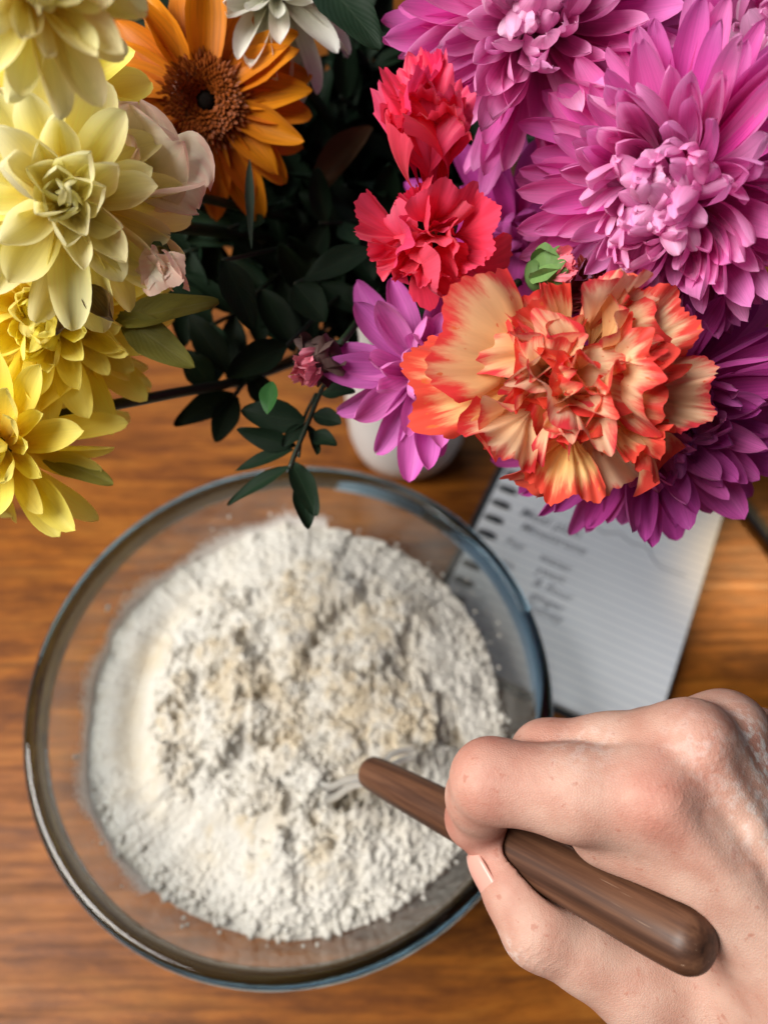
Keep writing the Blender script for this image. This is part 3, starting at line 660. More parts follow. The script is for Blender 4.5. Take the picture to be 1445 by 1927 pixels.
def ruffled(name, L, spread, amp=0.12, waves=5, claw=0.22, bend=0.3, teeth=11, nu=36, nv=10, seed=0, tooth=0.05):
    "a carnation petal: a narrow claw that opens into a fan with a toothed, ruffled margin"
    rnd = random.Random(seed); ph = [rnd.uniform(0, 6.28) for _ in range(6)]; vs, uv = [], []
    for j in range(nv+1):
        v = j/nv; rad = L*(claw*0.4+(1-claw*0.4)*v)
        fan = spread*(0.22+0.78*min(1, v/0.5)**1.1)
        for i in range(nu+1):
            u = i/nu*2-1; ang = fan*u
            e = v**5*(tooth*(abs(((u*teeth+ph[0]) % 2)-1)-0.5)*1.3+0.05*math.sin(u*7+ph[1])+0.013*rnd.uniform(-1, 1))
            e -= 0.14*abs(u)**4*v
            r_ = rad*(1+e); x = math.sin(ang)*r_*min(1, (0.35+v)); y = math.cos(ang)*r_
            z = L*amp*v**1.6*(math.sin(u*waves+ph[2])+0.55*math.sin(u*waves*1.9+ph[3]+v*2)+0.3*math.sin(u*waves*3.7+ph[4]))
            a = bend*v*v; y2 = y*math.cos(a*0.6)-z*math.sin(a*.3); z2 = z+y*math.sin(a*0.6)
            vs.append((x, y2, z2)); uv.append((i/nu, v))
    fs = [(j*(nu+1)+i, j*(nu+1)+i+1, (j+1)*(nu+1)+i+1, (j+1)*(nu+1)+i) for j in range(nv) for i in range(nu)]
    return mesh(name, vs, fs, uv)
GOLD = math.pi*(3-math.sqrt(5))
def place(theta, phi, base, roll=0.0, s=1.0, sx=1.0):
    e = Vector((math.cos(phi), math.sin(phi), 0)); n_ = Vector((0, 0, 1))
    y = math.cos(theta)*n_+math.sin(theta)*e; z = math.sin(theta)*n_-math.cos(theta)*e; x = y.cross(z)
    m = Matrix((x*s*sx, y*s, z*s)).transposed().to_4x4()
    m = m @ Matrix.Rotation(roll, 4, 'Y'); m.translation = base; return m
def stem(root, pts, r, mat):
    inv_ = root.matrix_basis.inverted()
    return obj('stem', mesh('stem', *tube([inv_ @ p for p in smooth(pts, 5)], r, 7)), mat, root)
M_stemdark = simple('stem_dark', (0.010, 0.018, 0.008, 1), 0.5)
M_stem = simple('stem_green', (0.018, 0.045, 0.014, 1), 0.5, noise=0.4, scale=200)
M_stemdark = simple('stem_dark', (0.010, 0.018, 0.008, 1), 0.5)
MW0 = Matrix.Identity(4)
def axis_stem(root, C_, n_, r=0.0022, mat=None, back=0.03, mouth=None):
    m_ = mouth or (MOUTH+Vector((random.uniform(-.02, .02), random.uniform(-.02, .02), 0)))
    low = Vector((m_.x*0.6+VX*0.4, m_.y*0.6+VY*0.4, 0.06))
    return stem(root, [C_-n_*0.004, C_-n_*back, lerp(C_-n_*back, m_, 0.6)+Vector((0, .005, .005)), m_, low], r, mat or M_stem)
_cache = {}
def mum(label, C_, n_, Rr, N, mat, group, wid=0.24, th0=4, th1=108, L0=0.42, point=0.2, pale_in=0.9, pale_pow=1.6, spread_pow=0.72, recep=0.2, inbend=1.1, outbend=-0.35, cup=0.28, cat='flower', name='chrysanthemum', seed=1, holes=None, wav=0.03, brown=0.0, stem_r=0.0024, core=True, own_stem=None, jit=.13):
    rnd = random.Random(seed); n_ = Vector(n_).normalized()
    root = empty(name, label, cat, frame(C_, n_, V(0, 1, 0)), group)
    NB_ = 7; ms = []
    for b in range(NB_):
        t = (b+.5)/NB_; row = []
        for q in range(3):
            L = Rr*lerp(L0, 1.0, t**0.8); wd = Rr*wid*lerp(0.66, 1.0, t**.7)*rnd.uniform(0.86, 1.16)
            row.append(petal('petal', L, wd, bend=lerp(inbend, outbend, t**.8)+rnd.uniform(-.15, .15), tipbend=rnd.uniform(-.5, .35)*t+0.4*(1-t), cup=cup*lerp(1.5, .8, t)*rnd.uniform(.7, 1.3), base_w=0.36, tip=lerp(.34, .42, t), point=lerp(0.0, point*.75, t)*rnd.uniform(.3, 1.2), wav=wav, notch=rnd.choice((0, 0, .05)), twist=rnd.uniform(-.35, .35)*t, seed=rnd.randrange(9999)))
            row[-1].materials.append(mat)
        ms.append(row)
    for i in range(N):
        t = (i+.5)/N; th_ = R(lerp(th0, th1, t**spread_pow))+rnd.gauss(0, jit); ph_ = i*GOLD+rnd.gauss(0, jit)
        tb_ = t*R(95); rb = Rr*recep
        base = Vector((math.cos(ph_)*math.sin(tb_)*rb, math.sin(ph_)*math.sin(tb_)*rb, math.cos(tb_)*rb*.8))
        o = obj('petal', rnd.choice(ms[min(NB_-1, int(t*NB_))]), None, root, place(th_, ph_, base, rnd.gauss(0, .34), rnd.uniform(.82, 1.1), rnd.uniform(.85, 1.15)))
        o.color = (max(0, min(1, pale_in*(1-t)**pale_pow+rnd.gauss(0, .08))), 0, 0, 1)
    if core:
        cr = lathe(sm2([(0.0, Rr*recep*.7), (Rr*recep*.75, Rr*recep*.35), (Rr*recep*.95, -Rr*recep*.2), (Rr*recep*.6, -Rr*recep*1.1), (0.0022, -Rr*recep*1.6)], 3), 14)
        obj('calyx', mesh('calyx', *cr), M_stem, root)
    if own_stem: stem(root, [W(*q) for q in own_stem]+[MOUTH+Vector((-.025, 0, 0))], .0019, M_stemdark)
    else: axis_stem(root, Vector(C_), n_, stem_r)
    return root
# colours
PINK = petal_mat('pink_petal', srgb(214, 14, 138), srgb(240, 76, 192), srgb(249, 134, 214), srgb(255, 222, 242), transl=0.40, streak=.14)
VIOLET = petal_mat('violet_petal', srgb(186, 22, 130), srgb(212, 66, 172), srgb(214, 84, 186), srgb(240, 150, 208), transl=0.34)
LILAC = petal_mat('lilac_petal', srgb(220, 70, 184), srgb(234, 120, 208), srgb(230, 108, 204), srgb(248, 184, 230), transl=0.34)
YEL = petal_mat('pale_yellow_petal', srgb(250, 224, 88), srgb(254, 243, 148), srgb(255, 249, 190), srgb(255, 253, 222), transl=0.48, streak=.07)
YEL2 = petal_mat('yellow_petal', srgb(252, 216, 50), srgb(255, 236, 86), srgb(255, 243, 128), srgb(255, 249, 178), transl=0.48, streak=.07)
WHITE = petal_mat('white_petal', srgb(216, 214, 176), srgb(236, 236, 216), srgb(244, 244, 236), srgb(250, 250, 246), transl=0.4, streak=.12)
CREAM = petal_mat('cream_petal', srgb(246, 236, 180), srgb(252, 245, 214), srgb(253, 240, 216), srgb(254, 245, 228), edge=srgb(250, 216, 200), edge_amt=0.03, edge_n=.6, transl=0.42, streak=.06)
ORANGE = petal_mat('orange_petal', srgb(190, 92, 2), srgb(214, 118, 4), srgb(224, 134, 8), srgb(238, 164, 30), transl=0.3, streak=.3, vein=srgb(186, 84, 4))
RED = petal_mat('red_petal', srgb(216, 12, 54), srgb(244, 30, 88), srgb(251, 62, 112), srgb(253, 138, 158), transl=0.35, streak=.16)
FLAME = petal_mat('flame_petal', srgb(250, 170, 70), srgb(253, 200, 120), srgb(253, 196, 146), srgb(255, 234, 204), edge=srgb(238, 70, 66), edge_amt=0.10, edge_n=.8, transl=0.36, streak=.10, spot=srgb(232, 110, 60))
BROWN = petal_mat('withered_petal', srgb(112, 84, 30), srgb(128, 98, 52), srgb(92, 66, 34), srgb(150, 120, 80), transl=0.15, streak=.5)
G_P = 'pink and violet chrysanthemums of the bouquet'; G_Y = 'yellow chrysanthemums of the bouquet'

# ---- pink and violet chrysanthemums
mum('big pink chrysanthemum with pale centre at the top, above the red carnation', W(1010, 40, .235), A(1010, 40, 0, .35, 1), 0.0425, 200, PINK, G_P, seed=3, point=.03, th1=114, wid=.22, inbend=1.25, outbend=.35, cup=.32, L0=.6, jit=.16, recep=.17, spread_pow=.68)
mum('largest pink chrysanthemum with whitish middle, right above the orange carnation', W(1268, 358, .222), A(1268, 358, -.22, -.12, 1), .0425, 270, PINK, G_P, seed=5, point=0, th1=122, wid=.205, pale_in=.55, pale_pow=1.2, outbend=.45, inbend=1.35, cup=.32, L0=.66, jit=.17, recep=.16, spread_pow=.66)
mum('pink chrysanthemum cut by the edge, peeking out behind the largest pink bloom', W(1432, 140, .262), A(1432, 140, 0, .3, 1), 0.046, 150, PINK, G_P, seed=8, point=.05, th1=105, pale_in=.7, wid=.22, outbend=.3, inbend=1.2, cup=.3, L0=.6)
mum('lilac chrysanthemum with few pointed petals in front of the white vase', W(792, 700, .247), A(792, 700, .0, .12, 1), .0315, 52, LILAC, G_P, seed=12, point=.6, th0=8, th1=100, wid=.34, pale_in=.55, recep=.16, outbend=-.15, spread_pow=.62)
mum('dark violet chrysanthemum hanging in the shade under the orange carnation', W(1218, 758, .25), A(1225, 765, .3, -.35, 1), 0.0435, 170, VIOLET, G_P, seed=17, point=.05, th1=116, wid=.25, pale_in=.45, outbend=.3, inbend=1.2, cup=.3, L0=.58, jit=.15)
mum('small violet chrysanthemum deep between the red and the orange carnation', W(965, 450, .285), A(965, 450, 0, .1, 1), .0385, 46, VIOLET, G_P, seed=21, point=.55, th1=98, wid=.3, pale_in=.3)
# ---- yellow chrysanthemums
mum('pale yellow chrysanthemum with open curled middle, largest of the yellow flowers', W(122, 378, .203), A(122, 378, .05, .12, 1), .0325, 56, YEL, G_Y, seed=31, point=.22, th0=12, th1=104, wid=.34, pale_in=.6, cup=.34, recep=.19, inbend=.75, outbend=-.35, L0=.30, spread_pow=.5)
mum('blurred pale yellow chrysanthemum at the very top, nearest to the viewer', W(62, -22, .162), A(62, -22, .1, .1, 1), .0245, 52, YEL, G_Y, seed=37, own_stem=[(70, 28, .17), (100, 200, .29), (300, 420, .36)], point=.4, th0=8, th1=108, wid=.34, pale_in=.4, recep=.16, outbend=-.5)
mum('dense bright yellow chrysanthemum below the largest yellow one', W(92, 590, .238), A(92, 590, -.15, -.15, 1), .036, 120, YEL2, G_Y, seed=41, point=.25, th1=112, wid=.27, pale_in=.25, outbend=-.45)
mum('bright yellow chrysanthemum lowest on the outer side, drooping over the table', W(8, 835, .235), A(8, 835, -.45, -.1, .9), .0325, 56, YEL2, G_Y, seed=43, own_stem=[(30, 800, .240), (60, 792, .242), (200, 765, .25), (330, 740, .268), (480, 708, .30), (620, 640, .36)], point=.35, th1=110, wid=.32, pale_in=.35, outbend=-.3)
mum('yellow chrysanthemum tucked in the gap behind the two upper pale yellow ones', W(95, 195, .225), A(95, 195, 0, .2, 1), .028, 50, YEL2, G_Y, seed=47, point=.3, th1=108, wid=.33, pale_in=.2)
mum('white chrysanthemum with green tinged middle at the top beside the orange gerbera', W(520, -5, .262), A(520, -5, -.1, .6, .8), .0300, 90, WHITE, None, seed=51, point=.4, th1=120, wid=.26, pale_in=.5, outbend=-.9)

# ---- withered petals under the pale yellow bloom
def lone(name, base, tip, facing, me, mat, parent, pale=0.0):
    b_, t_2 = Vector(base), Vector(tip); y = t_2-b_; L = y.length; y.normalize(); z = Vector(facing); z = (z-y*z.dot(y)).normalized(); x = y.cross(z)
    m = Matrix((x, y, z)).transposed().to_4x4(); m.translation = b_
    if parent is not None: m = parent.matrix_basis.inverted() @ m
    o = obj(name, me, mat, parent, m); o.color = (pale, 0, 0, 1); return o, L
yel_root = [o for o in C.objects if o.get('label', '').startswith('pale yellow chrysanthemum with open')][0]
for (bp, tp, wd, tb_) in (((150, 520, .208), (120, 655, .213), .0042, 1.2), ((160, 540, .209), (222, 612, .213), .0075, .5)):
    b_, t_2 = W(*bp), W(*tp); L = (t_2-b_).length
    o, _ = lone('withered_petal', b_, t_2, V(.2, 0, 1), petal('withered_petal', L, wd, bend=.5, tipbend=tb_, cup=.6, wav=.15, point=.7, seed=5), BROWN, yel_root)

# ---- orange gerbera
gc = W(388, 190, .262); gn = A(388, 190, .0, .08, 1)
ger = empty('gerbera', 'orange gerbera with dark brown centre shaded by the yellow flowers', 'flower', frame(gc, gn, V(0, 1, 0)))
gm = [petal('petal', 0.0335*random.uniform(.92, 1.06), .0132, bend=random.uniform(-.5, .1), tipbend=random.uniform(-.5, .2), cup=random.uniform(.1, .3), base_w=.45, tip=.45, point=random.uniform(.2, .8), wav=.05, notch=random.choice((0, .04)), seed=k, twist=random.uniform(-.3, .3)) for k in range(8)]
for m_ in gm: m_.materials.append(ORANGE)
for ring_, (n_p, th_, r0, s_) in enumerate(((17, 88, .008, 1.0), (15, 80, .0075, .88))):
    for k in range(n_p):
        ph_ = 2*math.pi*(k+.5*ring_+random.gauss(0, .12))/n_p
        if random.random() < .06: continue
        obj('petal', random.choice(gm), None, ger, place(R(th_+random.gauss(0, 7)), ph_, Vector((math.cos(ph_)*r0, math.sin(ph_)*r0, -.001*ring_)), random.gauss(0, .18), s_*random.uniform(.86, 1.08))).color = (random.uniform(0, .2), 0, 0, 1)
M_disc = simple('gerbera_disc', srgb(112, 50, 10), 0.6, 0.3, noise=.6, scale=900); M_pit = simple('gerbera_pit', srgb(16, 9, 6), 0.8, .1); M_flo = simple('gerbera_floret', srgb(150, 72, 14), .55, .3, noise=.5, scale=500)
obj('disc', mesh('disc', *lathe(sm2([(0, .0010), (.0032, .0014), (.0055, .0030), (.0085, .0036), (.0115, .0022), (.0128, .0), (.0110, -.004), (.003, -.009)], 3), 32)), M_disc, ger)
obj('disc_eye', mesh('disc_eye', *lathe(sm2([(0, .0032), (.0016, .0030), (.0028, .0022), (.0034, .0012)], 3), 20)), M_pit, ger)
fp = []
for i in range(420):
    t = (i+.5)/420; r_ = .0034+.0096*t; ph_ = i*GOLD; z_ = .0030+.0010*math.sin(math.pi*min(1, t*1.1))-(.0030*max(0, t-.75)*4 if t > .75 else 0)
    lean = lerp(-.5, 1.0, t)+random.gauss(0, .2); L = lerp(.0016, .0036, t)*random.uniform(.7, 1.25)
    e = Vector((math.cos(ph_), math.sin(ph_), 0)); d = (e*math.sin(lean)+Vector((0, 0, 1))*math.cos(lean)); b_ = e*r_+Vector((0, 0, z_-.0008))
    s_ = Vector((-math.sin(ph_), math.cos(ph_), 0))*.00055*random.uniform(.7, 1.3)
    fp.append(([b_-s_, b_+s_, b_+d*L*.7+s_*1.2+e*.0004, b_+d*L+e*.0008, b_+d*L*.7-s_*1.2+e*.0004, b_+d*L*.35+d.cross(s_).normalized()*.0005], [(0, 1, 5), (1, 2, 5), (2, 3, 5), (3, 4, 5), (4, 0, 5)], [(0, 0)]*6))
tag(obj('florets', mesh('florets', *join(fp), smooth=False), M_flo, ger), kind='stuff')
axis_stem(ger, gc, gn, .0026)

# ---- carnations
def carnation(name, label, C_, n_, Rr, N, mat, seed, th0=4, th1=80, amp=.13, spread=.62, lone_petals=(), pale=(0, .4), calyx=None, variants=7, tooth=.05, bends=(-.7, .15), group=None, waves=(3.5, 7.5), recep=.10, jit=.12):
    rnd = random.Random(seed); n_ = Vector(n_).normalized(); root = empty(name, label, 'flower', frame(C_, n_, V(0, 1, 0)), group)
    ms = []
    for q in range(variants):
        me_ = ruffled('petal', Rr, spread*rnd.uniform(.8, 1.25), amp*rnd.uniform(.8, 1.3), rnd.uniform(*waves), bend=rnd.uniform(*bends), teeth=rnd.randint(9, 15), seed=rnd.randrange(9999), tooth=tooth); me_.materials.append(mat); ms.append(me_)
    for i in range(N):
        t = (i+.5)/N; th_ = R(lerp(th0, th1, t**.7))+rnd.gauss(0, jit); ph_ = i*GOLD+rnd.gauss(0, .15+jit)
        s_ = lerp(.66, .98, t)*rnd.uniform(.86, 1.1)
        q_ = rnd.uniform(0, 6.28); base = Vector((math.cos(ph_)*Rr*recep*t+math.cos(q_)*Rr*jit*.6, math.sin(ph_)*Rr*recep*t+math.sin(q_)*Rr*jit*.6, -Rr*.12*t-Rr*.12))
        o = obj('petal', rnd.choice(ms), None, root, place(th_, ph_, base, rnd.gauss(0, .5+jit*1.6), s_*(1-.8*max(0, jit-.12)))); o.color = (rnd.uniform(*pale), 0, 0, 1)
    for (b_, t_2, fac, sp, am, wv_, bd, sd) in lone_petals:
        b_, t_2 = W(*b_), W(*t_2); L = (t_2-b_).length
        me_ = ruffled('petal', L, sp, am, wv_, bend=bd, teeth=15, nu=48, nv=12, seed=sd, tooth=tooth)
        lone('petal', b_, t_2, fac, me_, mat, root, rnd.uniform(*pale)*.6)
    if calyx: 
        obj('calyx', mesh('calyx', *lathe(sm2([(Rr*.28, -Rr*.12), (Rr*.30, -Rr*.3), (Rr*.24, -Rr*.75), (.002, -Rr*.95)], 4), 16)), calyx, root)
    axis_stem(root, Vector(C_)-n_*Rr*.8, n_, .0017)
    return root
M_cal = leaf_mat('calyx_green', (0.05, 0.09, 0.035, 1), (0.1, 0.13, 0.06, 1), .5)
oc = (1075, 715, .208)
carnation('carnation', 'orange and cream carnation with red edges, biggest flower in front', W(*oc), A(1075, 715, .05, -.05, 1), .0330, 34, FLAME, 61, th0=5, th1=66, amp=.19, spread=.62, pale=(0, .7), calyx=M_cal, tooth=.022, bends=(-1.1, .3), waves=(2, 5), jit=.34, variants=12, lone_petals=(
    ((1035, 700, .215), (845, 600, .196), V(.2, -.2, 1), .66, .045, 4.2, -.2, 1),
    ((1025, 730, .216), (772, 715, .204), V(.1, .25, 1), .50, .05, 5.0, -.15, 2),
    ((1030, 745, .214), (905, 860, .202), V(.1, .4, 1), .52, .09, 4.4, .25, 3),
    ((1080, 770, .214), (1055, 945, .206), V(0, .45, 1), .50, .08, 5.6, .1, 4),
    ((1130, 690, .214), (1290, 575, .200), V(-.3, -.2, 1), .52, .08, 5.2, -.1, 5),
    ((1130, 735, .214), (1340, 745, .208), V(-.3, .1, 1), .50, .09, 6.1, .2, 6),
    ((1115, 755, .214), (1240, 860, .206), V(-.2, .4, 1), .42, .13, 6.6, .4, 7),
    ((1085, 680, .214), (1000, 555, .200), V(.2, -.3, 1), .46, .08, 5.4, .1, 8),
    ((1090, 690, .214), (1170, 545, .204), V(-.1, -.4, 1), .45, .12, 6.0, .2, 9)))
carnation('carnation', 'pinkish red carnation with fringed petals above the orange one', W(805, 455, .222), A(805, 455, 0, -.1, 1), .0225, 14, RED, 71, th0=6, th1=62, amp=.16, spread=.75, pale=(0, .35), calyx=M_cal, tooth=.035, bends=(-.7, .7), waves=(1.5, 4.5), jit=.26, variants=10, lone_petals=(
    ((835, 450, .226), (945, 420, .214), V(-.5, -.1, .8), .62, .06, 4.0, .2, 11), ((830, 470, .226), (920, 490, .217), V(-.4, .3, .8), .5, .08, 5.0, .2, 12),
    ((790, 455, .226), (660, 425, .216), V(.4, .1, .8), .55, .08, 5.2, .25, 13), ((795, 470, .226), (700, 500, .218), V(.4, .3, .8), .45, .1, 5.2, .2, 14), ((805, 475, .226), (800, 545, .218), V(0, .5, .8), .6, .1, 6.0, .3, 15), ((800, 430, .226), (770, 345, .216), V(0, -.5, .8), .5, .1, 6.0, .3, 16)))
# red carnation still half closed
bc = W(820, 388, .226); bn = (W(784, 120, .197)-bc).normalized()
bud = empty('carnation_bud', 'half open red carnation bud standing above the fringed red carnation', 'flower', frame(bc, bn, V(0, 0, 1)))
def shell_petal(L, wd, cup, seed, tipb=.0, pt=.1): 
    m_ = petal('petal', L, wd, bend=.25, tipbend=tipb, cup=cup, base_w=.35, tip=.4, point=pt, nu=10, nv=14, wav=.06, seed=seed); m_.materials.append(RED); return m_
bm_ = [ruffled('petal', .0365*f_, sp_, .055, 2.6, bend=bd_, teeth=9, seed=100+k, tooth=.05) for k, (f_, sp_, bd_) in enumerate(((1.0, .36, .6), (.96, .37, .65), (1.05, .33, .5), (.84, .38, .35), (.9, .4, .75)))]
for m_ in bm_: m_.materials.append(RED)
for k, (ph_, th_, q) in enumerate(((80, 9, 0), (150, 11, 1), (-30, 9, 2), (-100, 8, 1), (8, 22, 3), (40, 5, 4), (110, 4, 2), (-150, 10, 0), (60, 2, 2), (200, 6, 4))):
    ph_ = R(ph_); obj('petal', bm_[q], None, bud, place(R(th_), ph_, Vector((math.cos(ph_)*.0032, math.sin(ph_)*.0032, 0)), random.gauss(0, .25))).color = (random.uniform(0, .2), 0, 0, 1)
lone('petal', W(822, 190, .206), W(818, 108, .201), V(-.5, 0, .8), ruffled('petal', .0118, .42, .08, 3, seed=5), RED, bud)
obj('calyx', mesh('calyx', *lathe(sm2([(.0066, .0030), (.0064, .000), (.0058, -.007), (.003, -.013), (.0016, -.015)], 4), 18)), M_cal, bud)
axis_stem(bud, bc-bn*.017, bn, .0016)
# closed buds
def closed_bud(label, C_, tip_, L, wd, tipmat, calmat, frac=.62):
    n_ = (tip_-C_).normalized(); rt = empty('flower_bud', label, 'flower bud', frame(C_, n_, V(.3, 0, 1)))
    cal = petal('sepal', L*frac*1.05, wd*1.25, bend=.35, cup=.55, base_w=.6, tip=.35, point=.8, nu=8, seed=3); cal.materials.append(calmat)
    for k in range(5): obj('sepal', cal, None, rt, place(R(5), k*2*math.pi/5, Vector((math.cos(k*1.2566)*wd*.33, math.sin(k*1.2566)*wd*.33, 0))))
    obj('calyx', mesh('calyx', *lathe(sm2([(wd*.40, L*.30), (wd*.45, L*.12), (wd*.40, -L*.05), (.0014, -L*.22)], 4), 16)), calmat, rt)
    pm = [ruffled('petal', L, .36, .07, 5, bend=.35, seed=k, nu=20, nv=9) for k in range(3)]
    for m_ in pm: m_.materials.append(tipmat)
    for k in range(8):
        ph_ = k*GOLD; obj('petal', pm[k % 3], None, rt, place(R(3+random.random()*5), ph_, Vector((math.cos(ph_)*wd*.22*(k/8+.2), math.sin(ph_)*wd*.22*(k/8+.2), -L*.02)), random.gauss(0, .3), random.uniform(.85, 1.02)))
    axis_stem(rt, C_-n_*L*.15, n_, .0013, back=.012); return rt
ROSY = petal_mat('rosy_petal', srgb(140, 24, 60), srgb(190, 30, 80), srgb(222, 60, 104), srgb(236, 140, 160), transl=.2)
M_calred = leaf_mat('calyx_purple', (0.075, 0.045, 0.04, 1), (0.12, 0.12, 0.06, 1), .5)
closed_bud('dark pink bud with green sepals hanging among the leaves', W(614, 664, .244), W(552, 716, .230), .0170, .0135, ROSY, M_calred)
M_calbr = leaf_mat('calyx_bright', (0.11, 0.20, 0.06, 1), (0.2, 0.26, 0.12, 1), .5, .2)
closed_bud('round green bud with red tip just above the orange carnation', W(1008, 520, .226), W(1068, 500, .218), .0135, .0115, RED, M_calbr, .85)
# spent red petals beside that bud
SPENT = petal_mat('spent_petal', srgb(150, 100, 50), srgb(150, 70, 44), srgb(132, 34, 36), srgb(190, 130, 80), edge=srgb(120, 24, 34), edge_amt=.3, transl=.25, streak=.4)
carnation('carnation', 'small withered brownish red carnation behind the orange one', W(1135, 560, .228), A(1135, 560, 0, .2, 1), .0150, 14, SPENT, 77, th0=5, th1=60, amp=.16, spread=.42, pale=(0, .4), calyx=M_cal)
# cream blooms
cb_ = empty('lisianthus', 'cream bloom blushed with pink beneath the orange gerbera', 'flower', frame(W(255, 330, .222), A(255, 330, .3, .1, 1), V(0, 1, 0)))
for k, (b_, t_2, wd, fc, cp_, tb) in enumerate((((248, 345, .224), (262, 186, .207), .027, (.3, -.2, 1), .20, -.5), ((245, 330, .222), (352, 262, .209), .028, (.2, -.3, 1), .16, -.3), ((240, 320, .221), (390, 372, .211), .026, (.3, .2, 1), .16, -.5), ((245, 330, .226), (372, 418, .216), .020, (.2, .5, 1), .2, -.4), ((240, 330, .222), (300, 290, .206), .020, (.1, 0, 1), .35, .5), ((230, 330, .222), (220, 200, .210), .024, (.3, -.2, 1), .2, .2))):
    bz, tz = W(*b_), W(*t_2); m_ = petal('petal', (tz-bz).length*1.03, wd, bend=.35, tipbend=tb, cup=cp_, base_w=.3, tip=.42, point=0, nu=12, nv=14, wav=.07, notch=.04, seed=60+k)
    lone('petal', bz, tz, V(*fc), m_, CREAM, cb_, random.uniform(.1, .6))
axis_stem(cb_, W(255, 330, .228), A(255, 330, .3, .1, 1), .0016)
carnation('carnation', 'small closed white bloom under the pale yellow petals', W(300, 490, .212), A(300, 490, .15, -.5, .8), .0125, 10, CREAM, 83, th0=3, th1=26, amp=.05, spread=.75, pale=(.5, .9), calyx=M_cal, tooth=.012, bends=(.2, 1.2), waves=(2, 4))

# ================================================================== leaves
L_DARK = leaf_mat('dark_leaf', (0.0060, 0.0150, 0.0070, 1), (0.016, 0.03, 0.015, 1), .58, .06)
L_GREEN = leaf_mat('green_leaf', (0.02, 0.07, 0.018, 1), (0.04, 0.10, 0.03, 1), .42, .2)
L_YG = leaf_mat('yellow_green_leaf', (0.16, 0.15, 0.03, 1), (0.24, 0.22, 0.07, 1), .5, .3)
L_BROWN = leaf_mat('brown_leaf', (0.06, 0.028, 0.012, 1), (0.08, 0.04, 0.02, 1), .6, .2)
def leaf(L, wd, bend=-.25, fold=.18, seed=0, point=.75, tip=.6):
    return petal('leaf', L, wd, bend=bend, cup=fold, base_w=.12, tip=tip, point=point, nu=6, nv=9, wav=.06, seed=seed)
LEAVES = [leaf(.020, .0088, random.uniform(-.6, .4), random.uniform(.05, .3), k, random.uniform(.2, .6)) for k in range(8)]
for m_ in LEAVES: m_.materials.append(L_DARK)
G_S = 'dark leafy sprigs deep in the bouquet'
def sprig_root(label, P0, group=None): return empty('leafy_sprig', label, 'sprig', Matrix.Translation(P0), group)
# front sprig, leaf by leaf
DS = .262
fs_ = sprig_root('dark green sprig dangling over the far rim of the bowl', W(640, 640, DS+.02))
def stem_l(root, pts, r): return obj('stem', mesh('stem', *tube([root.matrix_basis.inverted() @ p for p in smooth(pts, 5)], r, 6)), M_stemdark, root)
stem_l(fs_, [MOUTH+Vector((-.015, -.01, .0)), W(690, 560, .34), W(640, 660, .285), W(600, 745, .268), W(578, 800, .262), W(556, 852, .258), W(546, 880, .256)], .0009)
stem_l(fs_, [W(595, 740, .268), W(572, 790, .266), W(562, 860, .262)], .0006)
def put_leaf(root, b_, t_2, wd, mat=L_DARK, facing=(0, .1, 1), bend=-.25, d0=DS, point=.55, fold=.14):
    bz = W(b_[0], b_[1], b_[2] if len(b_) > 2 else d0); tz = W(t_2[0], t_2[1], t_2[2] if len(t_2) > 2 else d0-.004); L = (tz-bz).length
    return lone('leaf', bz, tz, V(*facing), leaf(L*1.03, wd, bend, fold, random.randrange(999), point), mat, root)[0]
for (b_, t_2, wd, fc) in (((546, 878), (424, 936), .0062, (.0, .5, .8)), ((548, 868), (596, 965), .0098, (.4, .2, .9)), ((566, 900), (578, 992), .0088, (.3, .2, .9)), ((556, 838), (446, 818), .0086, (0, -.3, .9)), ((552, 846), (442, 876), .0060, (0, .5, .8)),
                          ((582, 818), (632, 832), .0078, (.2, .4, .8)), ((580, 800), (600, 850), .006, (.7, .3, .5)), ((574, 792), (456, 776), .0125, (0, -.1, 1)), ((590, 782), (640, 790), .0085, (.3, .3, .8)), ((606, 742), (664, 730), .0078, (0, .5, .8)), ((570, 800), (535, 838), .006, (.2, .4, .8))):
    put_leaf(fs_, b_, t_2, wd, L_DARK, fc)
put_leaf(fs_, (512, 718), (498, 774), .0068, L_GREEN, (-.2, .2, .9), d0=.245)
ls_ = sprig_root('dark green twig with two broad leaves beside the yellow flower stem', W(480, 706, .30))
stem_l(ls_, [MOUTH+Vector((-.02, -.01, 0)), W(600, 640, .36), W(480, 706, .30), W(440, 745, .285)], .0009)
for (b_, t_2, wd, fc) in (((440, 742), (325, 790), .0115, (0, .2, 1)), ((446, 746), (400, 825), .0110, (.2, .2, 1)), ((470, 706), (520, 770), .0105, (.2, .1, 1)), ((455, 720), (500, 650), .0105, (0, .1, 1)), ((400, 730), (345, 660), .012, (0, 0, 1)), ((430, 700), (352, 590), .0125, (0, 0, 1))):
    put_leaf(ls_, b_, t_2, wd, L_DARK, fc, d0=.288)
